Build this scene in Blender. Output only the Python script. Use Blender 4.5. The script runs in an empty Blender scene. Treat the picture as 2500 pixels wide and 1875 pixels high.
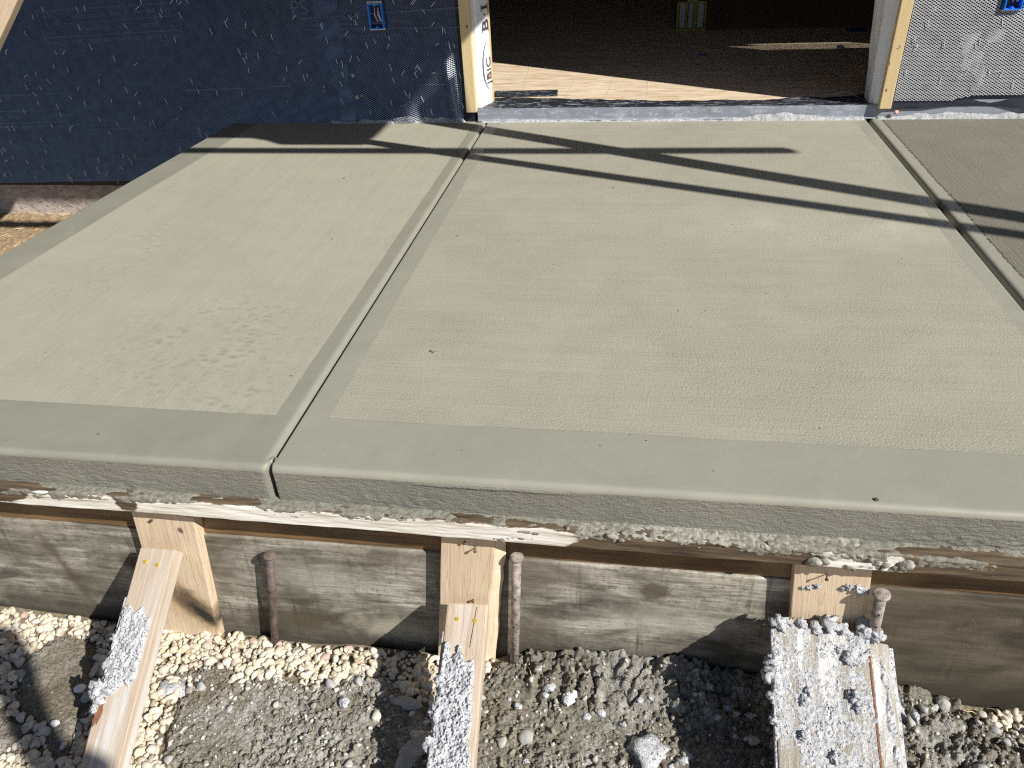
import bpy, bmesh, math, random
import numpy as np
from mathutils import Vector, Matrix
random.seed(7)
RNG = np.random.default_rng(7)
S = bpy.context.scene
COL = S.collection

# ------------------------------------------------------------------ camera, world, sun, exposure
CAM = np.array([0.687, -3.544, 0.95])
CR = np.array([[0.9878231, 0.1484351, -0.0466106],      # right
               [0.0438232, -0.5529235, -0.8320788],     # down
               [-0.1492818, 0.8199041, -0.5526955]])    # forward
FPX = 1890.0
cam = bpy.data.cameras.new('camera')
cam_o = bpy.data.objects.new('camera', cam)
COL.objects.link(cam_o)
cam.sensor_width = 36.0
cam.lens = FPX / 2500 * 36
cam.clip_start = 0.02
cam.clip_end = 400
cam_o.matrix_world = Matrix(((CR[0][0], -CR[1][0], -CR[2][0], CAM[0]),
                             (CR[0][1], -CR[1][1], -CR[2][1], CAM[1]),
                             (CR[0][2], -CR[1][2], -CR[2][2], CAM[2]), (0, 0, 0, 1)))
S.camera = cam_o

SUN = np.array([0.682, -0.398, 0.616])                 # towards the sun
W = bpy.data.worlds.new('World')
S.world = W
W.use_nodes = True
wn = W.node_tree
sky = wn.nodes.new('ShaderNodeTexSky')
sky.sky_type = 'NISHITA'
sky.sun_disc = False
sky.sun_elevation = math.radians(38)
sky.sun_rotation = math.radians(120.3)
sky.air_density = 0.8
sky.dust_density = 0.3
bg = wn.nodes['Background']
bg.inputs['Strength'].default_value = 0.05
wn.links.new(sky.outputs[0], bg.inputs['Color'])

sl = bpy.data.lights.new('sun', 'SUN')
sl.energy = 5.0
sl.angle = math.radians(0.5)
sl.color = (1.0, 0.955, 0.875)
so = bpy.data.objects.new('sun', sl)
COL.objects.link(so)
so.rotation_euler = Vector(SUN).to_track_quat('Z', 'Y').to_euler()
so.location = (6, -4, 6)

S.view_settings.view_transform = 'Standard'
S.view_settings.look = 'None'
S.view_settings.exposure = 0.4
S.view_settings.gamma = 1.0
S.render.engine = 'CYCLES'
S.cycles.use_denoising = False
S.cycles.filter_width = 1.2
S.cycles.sample_clamp_indirect = 4.0
S.cycles.max_bounces = 6

# ------------------------------------------------------------------ measuring helper: a spot of the photo on a real plane
def at(px, py, ax, val):
    d = CR.T @ np.array([(px - 1250) / FPX, (py - 937.5) / FPX, 1.0])
    t = (val - CAM[ax]) / d[ax]
    return CAM + t * d

# ------------------------------------------------------------------ noise
def _h(i, j, s):
    n = (i.astype(np.int64) * 374761393 + j.astype(np.int64) * 668265263 + s * 974634777) & 0x7fffffff
    n = ((n ^ (n >> 13)) * 1274126177) & 0x7fffffff
    n = n ^ (n >> 16)
    return (n & 0xffff) / 65535.0
def vnoise(x, y, s=0):
    xi = np.floor(x); yi = np.floor(y)
    fx = x - xi; fy = y - yi
    fx = fx * fx * fx * (fx * (fx * 6 - 15) + 10); fy = fy * fy * fy * (fy * (fy * 6 - 15) + 10)
    a = _h(xi, yi, s); b = _h(xi + 1, yi, s); c = _h(xi, yi + 1, s); d = _h(xi + 1, yi + 1, s)
    return (a + (b - a) * fx) * (1 - fy) + (c + (d - c) * fx) * fy - 0.5
def fbm(x, y, f=1.0, o=4, s=0, g=0.5):
    x = np.asarray(x, float); y = np.asarray(y, float)
    t = np.zeros(np.broadcast(x, y).shape); a = 1.0
    for k in range(o):
        c, q = math.cos(k * 0.9 + s), math.sin(k * 0.9 + s)
        t += a * vnoise((x * c - y * q) * f + 17.3 * k + s * 3.1, (x * q + y * c) * f + 9.1 * k, s + k)
        f *= 2.03; a *= g
    return t
def cells(x, y, f, s=0):
    """cellular noise: distance to nearest point and that cell's random value"""
    x = x * f; y = y * f
    xi = np.floor(x); yi = np.floor(y)
    best = np.full(x.shape, 9.0); val = np.zeros(x.shape)
    for dx in (-1, 0, 1):
        for dy in (-1, 0, 1):
            cx = xi + dx; cy = yi + dy
            px = cx + _h(cx, cy, s); py = cy + _h(cx, cy, s + 5)
            d = np.hypot(px - x, py - y)
            m = d < best
            best = np.where(m, d, best); val = np.where(m, _h(cx, cy, s + 9), val)
    return best, val
def sstep(a, b, x):
    t = np.clip((x - a) / (b - a), 0, 1)
    return t * t * (3 - 2 * t)
def inpoly(x, y, poly):
    c = np.zeros(x.shape, bool)
    n = len(poly)
    for i in range(n):
        x1, y1 = poly[i]; x2, y2 = poly[(i + 1) % n]
        k = ((y1 > y) != (y2 > y)) & (x < (x2 - x1) * (y - y1) / (y2 - y1 + 1e-12) + x1)
        c ^= k
    return c
def polydist(x, y, poly):
    """signed distance, positive inside"""
    d = np.full(x.shape, 1e9)
    n = len(poly)
    for i in range(n):
        x1, y1 = poly[i]; x2, y2 = poly[(i + 1) % n]
        ex, ey = x2 - x1, y2 - y1
        t = np.clip(((x - x1) * ex + (y - y1) * ey) / (ex * ex + ey * ey + 1e-12), 0, 1)
        d = np.minimum(d, np.hypot(x - x1 - t * ex, y - y1 - t * ey))
    return np.where(inpoly(x, y, poly), d, -d)

# ------------------------------------------------------------------ objects
def tag(o, label=None, cat=None, group=None, kind=None):
    if label: o['label'] = label
    if cat: o['category'] = cat
    if group: o['group'] = group
    if kind: o['kind'] = kind
    return o
def empty(name, loc=(0, 0, 0)):
    o = bpy.data.objects.new(name, None)
    COL.objects.link(o)
    o.location = loc
    o.empty_display_size = 0.05
    o.matrix_world = Matrix.Translation(loc)
    return o
def mesh_obj(name, me, mat, parent=None, mw=None):
    o = bpy.data.objects.new(name, me)
    COL.objects.link(o)
    if mat is not None and not me.materials:
        me.materials.append(mat)
    M = mw if mw is not None else Matrix.Identity(4)
    if parent is not None:
        o.parent = parent
        o.matrix_parent_inverse = Matrix.Identity(4)
        o.matrix_basis = parent.matrix_world.inverted() @ M
    else:
        o.matrix_basis = M
    bpy_mw[o.name] = M
    return o
bpy_mw = {}
def from_arrays(name, V, Fq, smooth=True):
    me = bpy.data.meshes.new(name)
    V = np.asarray(V, np.float32); Fq = np.asarray(Fq, np.int32)
    n, k = Fq.shape
    me.vertices.add(len(V)); me.vertices.foreach_set('co', V.ravel())
    me.loops.add(n * k); me.loops.foreach_set('vertex_index', Fq.ravel())
    me.polygons.add(n)
    me.polygons.foreach_set('loop_start', np.arange(0, n * k, k, dtype=np.int32))
    me.polygons.foreach_set('loop_total', np.full(n, k, np.int32))
    me.polygons.foreach_set('use_smooth', np.full(n, smooth))
    me.update(calc_edges=True)
    return me
def set_col(me, C, name='Col'):
    a = me.color_attributes.new(name, 'FLOAT_COLOR', 'POINT')
    C = np.asarray(C, np.float32)
    if C.shape[1] == 3:
        C = np.concatenate([C, np.ones((len(C), 1), np.float32)], 1)
    a.data.foreach_set('color', C.ravel())
def grid_faces(nu, nv):
    i = np.arange(nu - 1)[:, None] * nv + np.arange(nv - 1)[None, :]
    i = i.ravel()
    return np.stack([i, i + nv, i + nv + 1, i + 1], 1)
def boxes_mesh(name, items, smooth=False):
    """items: (centre, size) or (centre, size, 3x3 rows axes)"""
    V = []; Fs = []
    c8 = np.array([[-1, -1, -1], [1, -1, -1], [1, 1, -1], [-1, 1, -1], [-1, -1, 1], [1, -1, 1], [1, 1, 1], [-1, 1, 1]]) * 0.5
    f6 = np.array([[0, 3, 2, 1], [4, 5, 6, 7], [0, 1, 5, 4], [1, 2, 6, 5], [2, 3, 7, 6], [3, 0, 4, 7]])
    for k, it in enumerate(items):
        c = c8 * np.array(it[1])
        if len(it) > 2: c = c @ np.array(it[2])
        V.append(c + np.array(it[0])); Fs.append(f6 + 8 * k)
    return from_arrays(name, np.concatenate(V), np.concatenate(Fs), smooth)
def bm_mesh(name, bm, smooth=False):
    me = bpy.data.meshes.new(name)
    bm.normal_update()
    bm.to_mesh(me); bm.free()
    if smooth:
        me.polygons.foreach_set('use_smooth', np.ones(len(me.polygons), bool))
    return me
def bevel_box(sx, sy, sz, b=0.003, seg=2, c=(0, 0, 0)):
    bm = bmesh.new()
    bmesh.ops.create_cube(bm, size=1)
    bmesh.ops.scale(bm, vec=(sx, sy, sz), verts=bm.verts)
    bmesh.ops.translate(bm, vec=c, verts=bm.verts)
    if b:
        bmesh.ops.bevel(bm, geom=bm.edges[:], offset=b, segments=seg, affect='EDGES', profile=0.6)
    return bm
def tube(path, r, seg=12, caps=True):
    """path list of points, r scalar or list -> bmesh"""
    P = [Vector(p) for p in path]
    R = r if hasattr(r, '__len__') else [r] * len(P)
    bm = bmesh.new(); rings = []
    up = Vector((0.13, 0.31, 0.94))
    for i, p in enumerate(P):
        t = (P[min(i + 1, len(P) - 1)] - P[max(i - 1, 0)]).normalized()
        a = t.cross(up)
        if a.length < 1e-4: a = t.cross(Vector((1, 0, 0)))
        a.normalize(); b = t.cross(a)
        rings.append([bm.verts.new(p + (a * math.cos(k * 2 * math.pi / seg) + b * math.sin(k * 2 * math.pi / seg)) * R[i]) for k in range(seg)])
    for i in range(len(P) - 1):
        for k in range(seg):
            bm.faces.new((rings[i][k], rings[i][(k + 1) % seg], rings[i + 1][(k + 1) % seg], rings[i + 1][k]))
    if caps:
        bm.faces.new(rings[0][::-1]); bm.faces.new(rings[-1])
    bmesh.ops.recalc_face_normals(bm, faces=bm.faces[:])
    return bm

# ------------------------------------------------------------------ materials
class N:
    """small node-graph helper"""
    def __init__(s, name):
        s.m = bpy.data.materials.new(name); s.m.use_nodes = True
        s.t = s.m.node_tree; s.t.nodes.clear()
        s.out = s.t.nodes.new('ShaderNodeOutputMaterial')
        s.p = s.t.nodes.new('ShaderNodeBsdfPrincipled')
        s.t.links.new(s.p.outputs[0], s.out.inputs[0])
        s.tc = s.t.nodes.new('ShaderNodeTexCoord')
        s.co = s.tc.outputs['Object']
    def L(s, a, b): s.t.links.new(a, b)
    def inp(s, node, k, v):
        if v is None: return
        if isinstance(v, bpy.types.NodeSocket): s.L(v, node.inputs[k])
        elif isinstance(v, (tuple, list)) and len(v) == 3 and node.inputs[k].type == 'RGBA': node.inputs[k].default_value = (*v, 1)
        else: node.inputs[k].default_value = v
    def map(s, scale=(1, 1, 1), rot=(0, 0, 0), loc=(0, 0, 0), co=None):
        n = s.t.nodes.new('ShaderNodeMapping')
        s.L(co or s.co, n.inputs['Vector'])
        n.inputs['Scale'].default_value = scale; n.inputs['Rotation'].default_value = rot; n.inputs['Location'].default_value = loc
        return n.outputs[0]
    def noise(s, scale, detail=4, rough=0.55, dist=0.0, co=None):
        n = s.t.nodes.new('ShaderNodeTexNoise')
        s.L(co or s.co, n.inputs['Vector'])
        n.inputs['Scale'].default_value = scale; n.inputs['Detail'].default_value = detail
        n.inputs['Roughness'].default_value = rough; n.inputs['Distortion'].default_value = dist
        return n.outputs[0]
    def vor(s, scale, feat='F1', co=None, out=0, rnd=1.0):
        n = s.t.nodes.new('ShaderNodeTexVoronoi'); n.feature = feat
        s.L(co or s.co, n.inputs['Vector']); n.inputs['Scale'].default_value = scale
        n.inputs['Randomness'].default_value = rnd
        return n.outputs[out]
    def ramp(s, fac, *st):
        n = s.t.nodes.new('ShaderNodeValToRGB')
        e = n.color_ramp.elements
        while len(e) < len(st): e.new(0.5)
        for q, (p, c) in zip(e, st):
            q.position = p
            q.color = (*c, 1) if hasattr(c, '__len__') else (c, c, c, 1)
        s.L(fac, n.inputs[0])
        return n.outputs[0]
    def math(s, op, a, b=0.0, clamp=False):
        n = s.t.nodes.new('ShaderNodeMath'); n.operation = op; n.use_clamp = clamp
        s.inp(n, 0, a); s.inp(n, 1, b)
        return n.outputs[0]
    def mix(s, f, a, b, mode='MIX'):
        n = s.t.nodes.new('ShaderNodeMix'); n.data_type = 'RGBA'; n.blend_type = mode
        s.inp(n, 0, f); s.inp(n, 6, a); s.inp(n, 7, b)
        return n.outputs[2]
    def attr(s, name='Col', out='Color'):
        n = s.t.nodes.new('ShaderNodeAttribute'); n.attribute_name = name
        return n.outputs[out]
    def xyz(s, co=None):
        n = s.t.nodes.new('ShaderNodeSeparateXYZ'); s.L(co or s.co, n.inputs[0])
        return n.outputs
    def smear(s, ia, ib, ca, cb, ra, rb, rot, soft=0.5, wob=0.6, f=60):
        o = s.xyz(); u = s.math('SUBTRACT', o[ia], ca); v = s.math('SUBTRACT', o[ib], cb)
        c_, s_ = math.cos(rot), math.sin(rot)
        a = s.math('DIVIDE', s.math('ADD', s.math('MULTIPLY', u, c_), s.math('MULTIPLY', v, s_)), ra)
        b = s.math('DIVIDE', s.math('SUBTRACT', s.math('MULTIPLY', v, c_), s.math('MULTIPLY', u, s_)), rb)
        d = s.math('SQRT', s.math('ADD', s.math('MULTIPLY', a, a), s.math('MULTIPLY', b, b)))
        d = s.math('ADD', d, s.math('MULTIPLY', s.math('SUBTRACT', s.noise(f, 4, 0.6), 0.5), wob))
        return s.ramp(d, (1.0 - soft, 1.0), (1.0, 0.0))
    def bump(s, h, dist=0.001, strength=1.0, nrm=None):
        n = s.t.nodes.new('ShaderNodeBump')
        n.inputs['Distance'].default_value = dist; n.inputs['Strength'].default_value = strength
        s.L(h, n.inputs['Height'])
        if nrm is not None: s.L(nrm, n.inputs['Normal'])
        return n.outputs[0]
    def done(s, col=None, rough=0.7, nrm=None, metal=0.0, spec=0.5):
        s.inp(s.p, 'Base Color', col); s.inp(s.p, 'Roughness', rough); s.inp(s.p, 'Metallic', metal)
        s.p.inputs['Specular IOR Level'].default_value = spec
        if nrm is not None: s.L(nrm, s.p.inputs['Normal'])
        return s.m

def mat_slab(name, base, dark, x0, x1, y0, slant=None, dirY=False, coarse=1.0, damp=0.0, ragged=None):
    """hand-finished concrete: broomed field inside smooth trowelled margins"""
    n = N(name)
    X, Y, Z = n.xyz()
    wob = n.math('ADD', n.math('MULTIPLY', n.math('SUBTRACT', n.noise(40, 3), 0.5), 0.005), n.math('MULTIPLY', n.math('SUBTRACT', n.noise(2.5, 2), 0.5), 0.012))
    xw = n.math('ADD', X, wob); yw = n.math('ADD', Y, wob)
    m = n.math('GREATER_THAN', yw, y0)
    if x0 is not None:
        lim = n.math('ADD', n.math('MULTIPLY', Y, slant[1]), slant[0]) if slant else x0
        m = n.math('MULTIPLY', m, n.math('GREATER_THAN', xw, lim))
    if x1 is not None:
        m = n.math('MULTIPLY', m, n.math('LESS_THAN', xw, x1))
    st = (5, 130, 60) if not dirY else (130, 5, 60)
    streak = n.noise(1.0, 5, 0.6, co=n.map(st, rot=(0, 0, 0.02)))
    streak2 = n.noise(1.0, 4, 0.6, co=n.map(tuple(q * 0.25 for q in st)))
    grain = n.noise(200, 4, 0.7)
    grain2 = n.noise(85, 4, 0.65)
    big = n.noise(1.7, 4, 0.6, 0.5)
    mid = n.noise(9, 4, 0.6)
    patch = n.ramp(n.noise(3.1, 3, 0.6, 0.3), (0.36, 0.45), (0.68, 1.0))
    c = n.mix(n.ramp(big, (0.3, 0.0), (0.72, 1.0)), base, tuple(v * 0.91 for v in base))
    c = n.mix(n.math('MULTIPLY', n.ramp(streak2, (0.35, 0.0), (0.7, 1.0)), 0.5), c, tuple(v * 0.82 for v in base))
    c = n.mix(n.math('MULTIPLY', n.ramp(mid, (0.4, 0.0), (0.75, 1.0)), 0.3), c, tuple(v * 1.16 for v in base))
    def ell(cx, cy, rx, ry):
        dx = n.math('DIVIDE', n.math('SUBTRACT', X, cx), rx); dy = n.math('DIVIDE', n.math('SUBTRACT', Y, cy), ry)
        return n.math('SUBTRACT', 1.0, n.math('SQRT', n.math('ADD', n.math('MULTIPLY', dx, dx), n.math('MULTIPLY', dy, dy))), True)
    if damp:
        # broken damp spots left by the float
        wco = n.map((38, 58, 1), rot=(0, 0, 0.35))
        sp = n.ramp(n.vor(1.0, co=wco), (0.2, 1.0), (0.62, 0.0))
        sp = n.math('MULTIPLY', sp, n.ramp(n.vor(1.0, co=wco, out=1), (0.2, 0.15), (0.5, 1.0)))
        zone = n.math('MAXIMUM', n.math('MAXIMUM', ell(-0.36, -2.02, 0.34, 0.36), n.math('MULTIPLY', ell(-0.88, -1.45, 0.2, 0.7), 0.45)), n.math('MULTIPLY', ell(-0.2, -2.2, 0.22, 0.2), 0.8))
        zone = n.math('MULTIPLY', n.math('MULTIPLY', zone, 1.5, True), n.ramp(n.noise(9, 2), (0.36, 0.12), (0.6, 1.0)))
        c = n.mix(n.math('MULTIPLY', n.math('MULTIPLY', sp, zone), damp), c, dark)
    elif x1 is not None:
        # drier, paler sweep left by the float
        c = n.mix(n.math('MULTIPLY', n.math('MULTIPLY', ell(1.25, -1.2, 0.75, 0.22), 1.3, True), n.ramp(n.noise(7, 3), (0.35, 0.2), (0.65, 0.75))), c, tuple(v * 1.22 for v in base))
    pit = n.ramp(n.vor(70, co=n.map((1, 1, 1))), (0.035, 1.0), (0.075, 0.0))
    pz = n.ramp(n.noise(5.3, 2), (0.55, 0.0), (0.7, 1.0))
    pit = n.math('MULTIPLY', pit, pz)
    c = n.mix(n.math('MULTIPLY', n.ramp(grain, (0.35, 1.0), (0.5, 0.0)), n.math('MULTIPLY', patch, 0.26)), c, tuple(v * 0.6 for v in base))
    field = n.mix(pit, c, tuple(v * 0.35 for v in base))
    tw = n.mix(n.ramp(n.noise(6, 5, 0.6, 1.0), (0.35, 0.0), (0.7, 1.0)), dark, tuple(v * 1.12 for v in dark))
    col = n.mix(m, tw, field)
    if ragged is not None:
        rl = n.math('LESS_THAN', n.math('ABSOLUTE', n.math('SUBTRACT', xw, ragged)), n.math('MULTIPLY', n.math('SUBTRACT', n.noise(55, 3), 0.33), 0.018))
        col = n.mix(n.math('MULTIPLY', rl, 0.85), col, tuple(v * 0.3 for v in base))
    gr = n.math('ADD', n.math('MULTIPLY', grain, n.math('MULTIPLY', patch, 1.3 * coarse)), n.math('MULTIPLY', streak, 0.55 * coarse))
    gr = n.math('ADD', gr, n.math('MULTIPLY', grain2, 0.35 * coarse))
    gr = n.math('SUBTRACT', gr, n.math('MULTIPLY', pit, 1.2))
    th = n.math('ADD', n.math('MULTIPLY', n.noise(20, 3, 0.5, 0.3), 0.4), n.math('MULTIPLY', n.noise(160, 3), 0.06))
    h = n.mix(m, th, gr)
    b1 = n.bump(h, 0.0024, 1.0)
    edge = n.bump(m, 0.0012, 0.8, b1)
    rg = n.math('SUBTRACT', 0.78, n.math('MULTIPLY', n.math('SUBTRACT', 1.0, m), 0.3))
    return n.done(col, rg, edge, spec=0.35)

CONC = (0.362, 0.353, 0.288)
CONCD = (0.282, 0.279, 0.234)
M = {}
# the left panel keeps a slanted trowelled margin along its open side
M['slab_l'] = mat_slab('concrete_broomed_left', (0.378, 0.37, 0.3), (0.25, 0.248, 0.207), -1.15, -0.058, -2.293, (-1.118, 0.041), dirY=True, coarse=0.5, damp=0.85)
M['slab_m'] = mat_slab('concrete_broomed_middle', CONC, CONCD, 0.06, 1.582, -2.296, coarse=0.95)
M['slab_r'] = mat_slab('concrete_broomed_right', (0.205, 0.197, 0.16), (0.275, 0.268, 0.225), 1.693, None, -2.296, dirY=True, coarse=1.5, ragged=1.693)

def mat_face():
    n = N('concrete_face')
    big = n.noise(5, 4, 0.6)
    c = n.mix(n.ramp(big, (0.3, 0.0), (0.7, 1.0)), (0.25, 0.245, 0.21), (0.2, 0.197, 0.172))
    s = n.noise(1, 5, 0.65, co=n.map((60, 60, 240)))
    s2 = n.noise(240, 4, 0.7)
    h = n.math('ADD', n.math('MULTIPLY', s, 0.8), n.math('MULTIPLY', s2, 0.6))
    c = n.mix(n.math('MULTIPLY', n.ramp(s, (0.6, 0.0), (0.72, 1.0)), 0.5), c, (0.36, 0.355, 0.31))
    return n.done(c, 0.55, n.bump(h, 0.004, 1.0), spec=0.4)
M['face'] = mat_face()

def mat_wood(name, ca, cb, dark=None, grain=1.0, rough=0.7, bump=0.0006, axis=1, knots=True, stain=None, stain_amt=0.0, smears=()):
    n = N(name)
    oi = n.t.nodes.new('ShaderNodeObjectInfo').outputs['Random']
    off = n.t.nodes.new('ShaderNodeCombineXYZ'); n.L(oi, off.inputs[0]); n.L(oi, off.inputs[1])
    add = n.t.nodes.new('ShaderNodeVectorMath'); add.operation = 'MULTIPLY_ADD'
    n.L(off.outputs[0], add.inputs[0]); add.inputs[1].default_value = (7, 13, 5); n.L(n.co, add.inputs[2])
    co = add.outputs[0]
    sc = [38, 38, 38]; sc[axis] = 2.2
    sf = [260, 260, 260]; sf[axis] = 7
    ring = n.noise(1.0, 3, 0.5, 0.9, co=n.map(tuple(sc), co=co))
    wv = n.math('FRACT', n.math('MULTIPLY', ring, 9.0))
    wv = n.ramp(wv, (0.0, 0.25), (0.75, 0.0), (0.95, 1.0), (1.0, 0.3))
    fine = n.noise(1.0, 4, 0.6, co=n.map(tuple(sf), co=co))
    c = n.mix(n.ramp(n.noise(1.0, 3, co=n.map(tuple(q * 0.25 for q in sc), co=co)), (0.35, 0.0), (0.65, 1.0)), ca, cb)
    dk = dark or tuple(v * 0.55 for v in cb)
    c = n.mix(n.math('MULTIPLY', wv, 0.42 * grain), c, dk)
    c = n.mix(n.math('MULTIPLY', n.ramp(fine, (0.45, 0.0), (0.72, 1.0)), 0.42), c, dk)
    if stain:
        sm = n.ramp(n.noise(1.0, 4, 0.6, 0.4, co=n.map(tuple(q * 0.32 for q in sc), co=co)), (0.5, 0.0), (0.66, 1.0))
        c = n.mix(n.math('MULTIPLY', sm, stain_amt), c, stain)
    for sm in smears:
        c = n.mix(n.math('MULTIPLY', n.smear(*sm[0]), sm[2]), c, sm[1])
    h = n.math('ADD', n.math('MULTIPLY', wv, -0.5), fine)
    return n.done(c, rough, n.bump(h, bump, 0.8), spec=0.3)
M['lumber'] = mat_wood('new_lumber', (0.72, 0.6, 0.45), (0.65, 0.52, 0.37), (0.46, 0.31, 0.19), grain=1.3)
M['brace'] = mat_wood('pale_lumber', (0.54, 0.455, 0.365), (0.47, 0.39, 0.31), (0.33, 0.24, 0.17), grain=1.3, smears=[((0, 1, 0.04, -0.36, 0.012, 0.09, 0.05, 0.8, 1.0, 70), (0.6, 0.6, 0.6), 0.7), ((0, 1, 0.022, -0.4, 0.006, 0.08, 0.0, 0.8, 1.0, 90), (0.62, 0.62, 0.63), 0.7), ((0, 1, 0.058, -0.31, 0.008, 0.05, 0.05, 0.8, 1.0, 90), (0.6, 0.6, 0.61), 0.7)], stain=(0.66, 0.65, 0.63), stain_amt=0.75)
M['stake_l'] = mat_wood('stake_lumber_with_knot', (0.72, 0.6, 0.45), (0.65, 0.52, 0.37), (0.46, 0.31, 0.19), grain=1.3, smears=[
    ((0, 1, 0.085, -0.3, 0.14, 0.075, -0.85, 0.8, 0.7, 30), (0.42, 0.29, 0.14), 0.75),
    ((0, 1, 0.095, -0.295, 0.11, 0.045, -0.85, 0.55, 0.8, 40), (0.1, 0.07, 0.045), 0.9),
    ((0, 1, 0.115, -0.32, 0.06, 0.018, -0.85, 0.5, 0.8, 60), (0.025, 0.022, 0.02), 0.95),
    ((0, 1, 0.105, -0.045, 0.008, 0.011, 0.2, 0.5, 0.5, 60), (0.14, 0.06, 0.05), 0.9),
    ((0, 1, 0.035, -0.036, 0.006, 0.005, 0, 0.5, 0.5, 60), (0.12, 0.07, 0.05), 0.9)])
M['trim'] = mat_wood('yellow_pine', (0.7, 0.57, 0.34), (0.63, 0.49, 0.27), (0.5, 0.34, 0.16), axis=2, grain=0.6)
def mat_oldbrace():
    n = N('cement_washed_brace')
    g = n.noise(1, 5, 0.65, 0.4, co=n.map((120, 5, 120)))
    lg = n.noise(1, 4, 0.6, 0.5, co=n.map((30, 6, 30)))
    wood = n.mix(n.ramp(g, (0.32, 0.0), (0.66, 1.0)), (0.24, 0.215, 0.165), (0.46, 0.43, 0.36))
    wood = n.mix(n.math('MULTIPLY', n.smear(0, 1, 0.055, -0.2, 0.05, 0.012, 1.25, 0.8, 0.8, 40), 0.8), wood, (0.46, 0.26, 0.14))
    wood = n.mix(n.math('MULTIPLY', n.smear(0, 1, 0.1, -0.3, 0.03, 0.007, -0.8, 0.7, 0.7, 40), 0.7), wood, (0.42, 0.25, 0.14))
    film = n.math('ADD', n.math('MULTIPLY', lg, 0.62), n.math('MULTIPLY', n.noise(210, 5, 0.75), 0.38))
    f = n.ramp(film, (0.44, 0.0), (0.56, 1.0))
    c = n.mix(n.math('MULTIPLY', f, 0.9), wood, (0.66, 0.66, 0.67))
    return n.done(c, 0.85, n.bump(n.math('ADD', g, f), 0.002, 0.8), spec=0.2)
M['oldbrace'] = mat_oldbrace()
M['oldbrace_plain'] = mat_wood('weathered_brace', (0.5, 0.48, 0.41), (0.38, 0.36, 0.3), (0.25, 0.21, 0.155), stain=(0.46, 0.31, 0.2), stain_amt=0.3)
M['scaff'] = mat_wood('scaffold_plank', (0.4, 0.3, 0.2), (0.33, 0.24, 0.15), axis=0)
M['redwood'] = mat_wood('red_grain', (0.3, 0.14, 0.075), (0.2, 0.09, 0.05))

def mat_ledge():
    n = N('stripped_form_lumber')
    g = n.noise(1, 4, 0.6, 0.5, co=n.map((7, 120, 190)))
    w = n.mix(n.ramp(g, (0.36, 0.0), (0.6, 1.0)), (0.36, 0.29, 0.2), (0.74, 0.71, 0.64))
    w = n.mix(n.ramp(n.noise(1, 4, 0.6, 0.3, co=n.map((3, 40, 60))), (0.4, 0.0), (0.55, 1.0)), w, (0.8, 0.78, 0.73))
    br = n.mix(n.ramp(n.noise(1, 4, 0.65, co=n.map((9, 90, 130))), (0.35, 0.0), (0.65, 1.0)), (0.055, 0.04, 0.028), (0.155, 0.112, 0.072))
    k = n.attr()
    sp = n.t.nodes.new('ShaderNodeSeparateColor'); n.L(k, sp.inputs[0])
    mask = n.math('ADD', sp.outputs[0], n.math('MULTIPLY', n.math('SUBTRACT', n.noise(1, 5, 0.65, 0.5, co=n.map((14, 60, 60))), 0.5), 1.3))
    c = n.mix(n.ramp(mask, (0.42, 0.0), (0.56, 1.0)), w, br)
    return n.done(c, 0.75, n.bump(g, 0.0015, 0.7), spec=0.25)
M['ledge'] = mat_ledge()
def mat_wetboard():
    n = N('wet_form_board')
    g = n.noise(1, 5, 0.6, 0.6, co=n.map((4, 60, 75)))
    c = n.mix(n.ramp(g, (0.35, 0.0), (0.65, 1.0)), (0.075, 0.045, 0.024), (0.2, 0.115, 0.05))
    c = n.mix(n.ramp(n.noise(2.3, 3), (0.5, 0.0), (0.66, 1.0)), c, (0.24, 0.15, 0.07))
    return n.done(c, 0.5, n.bump(g, 0.001, 0.6), spec=0.45)
M['wetboard'] = mat_wetboard()
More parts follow.
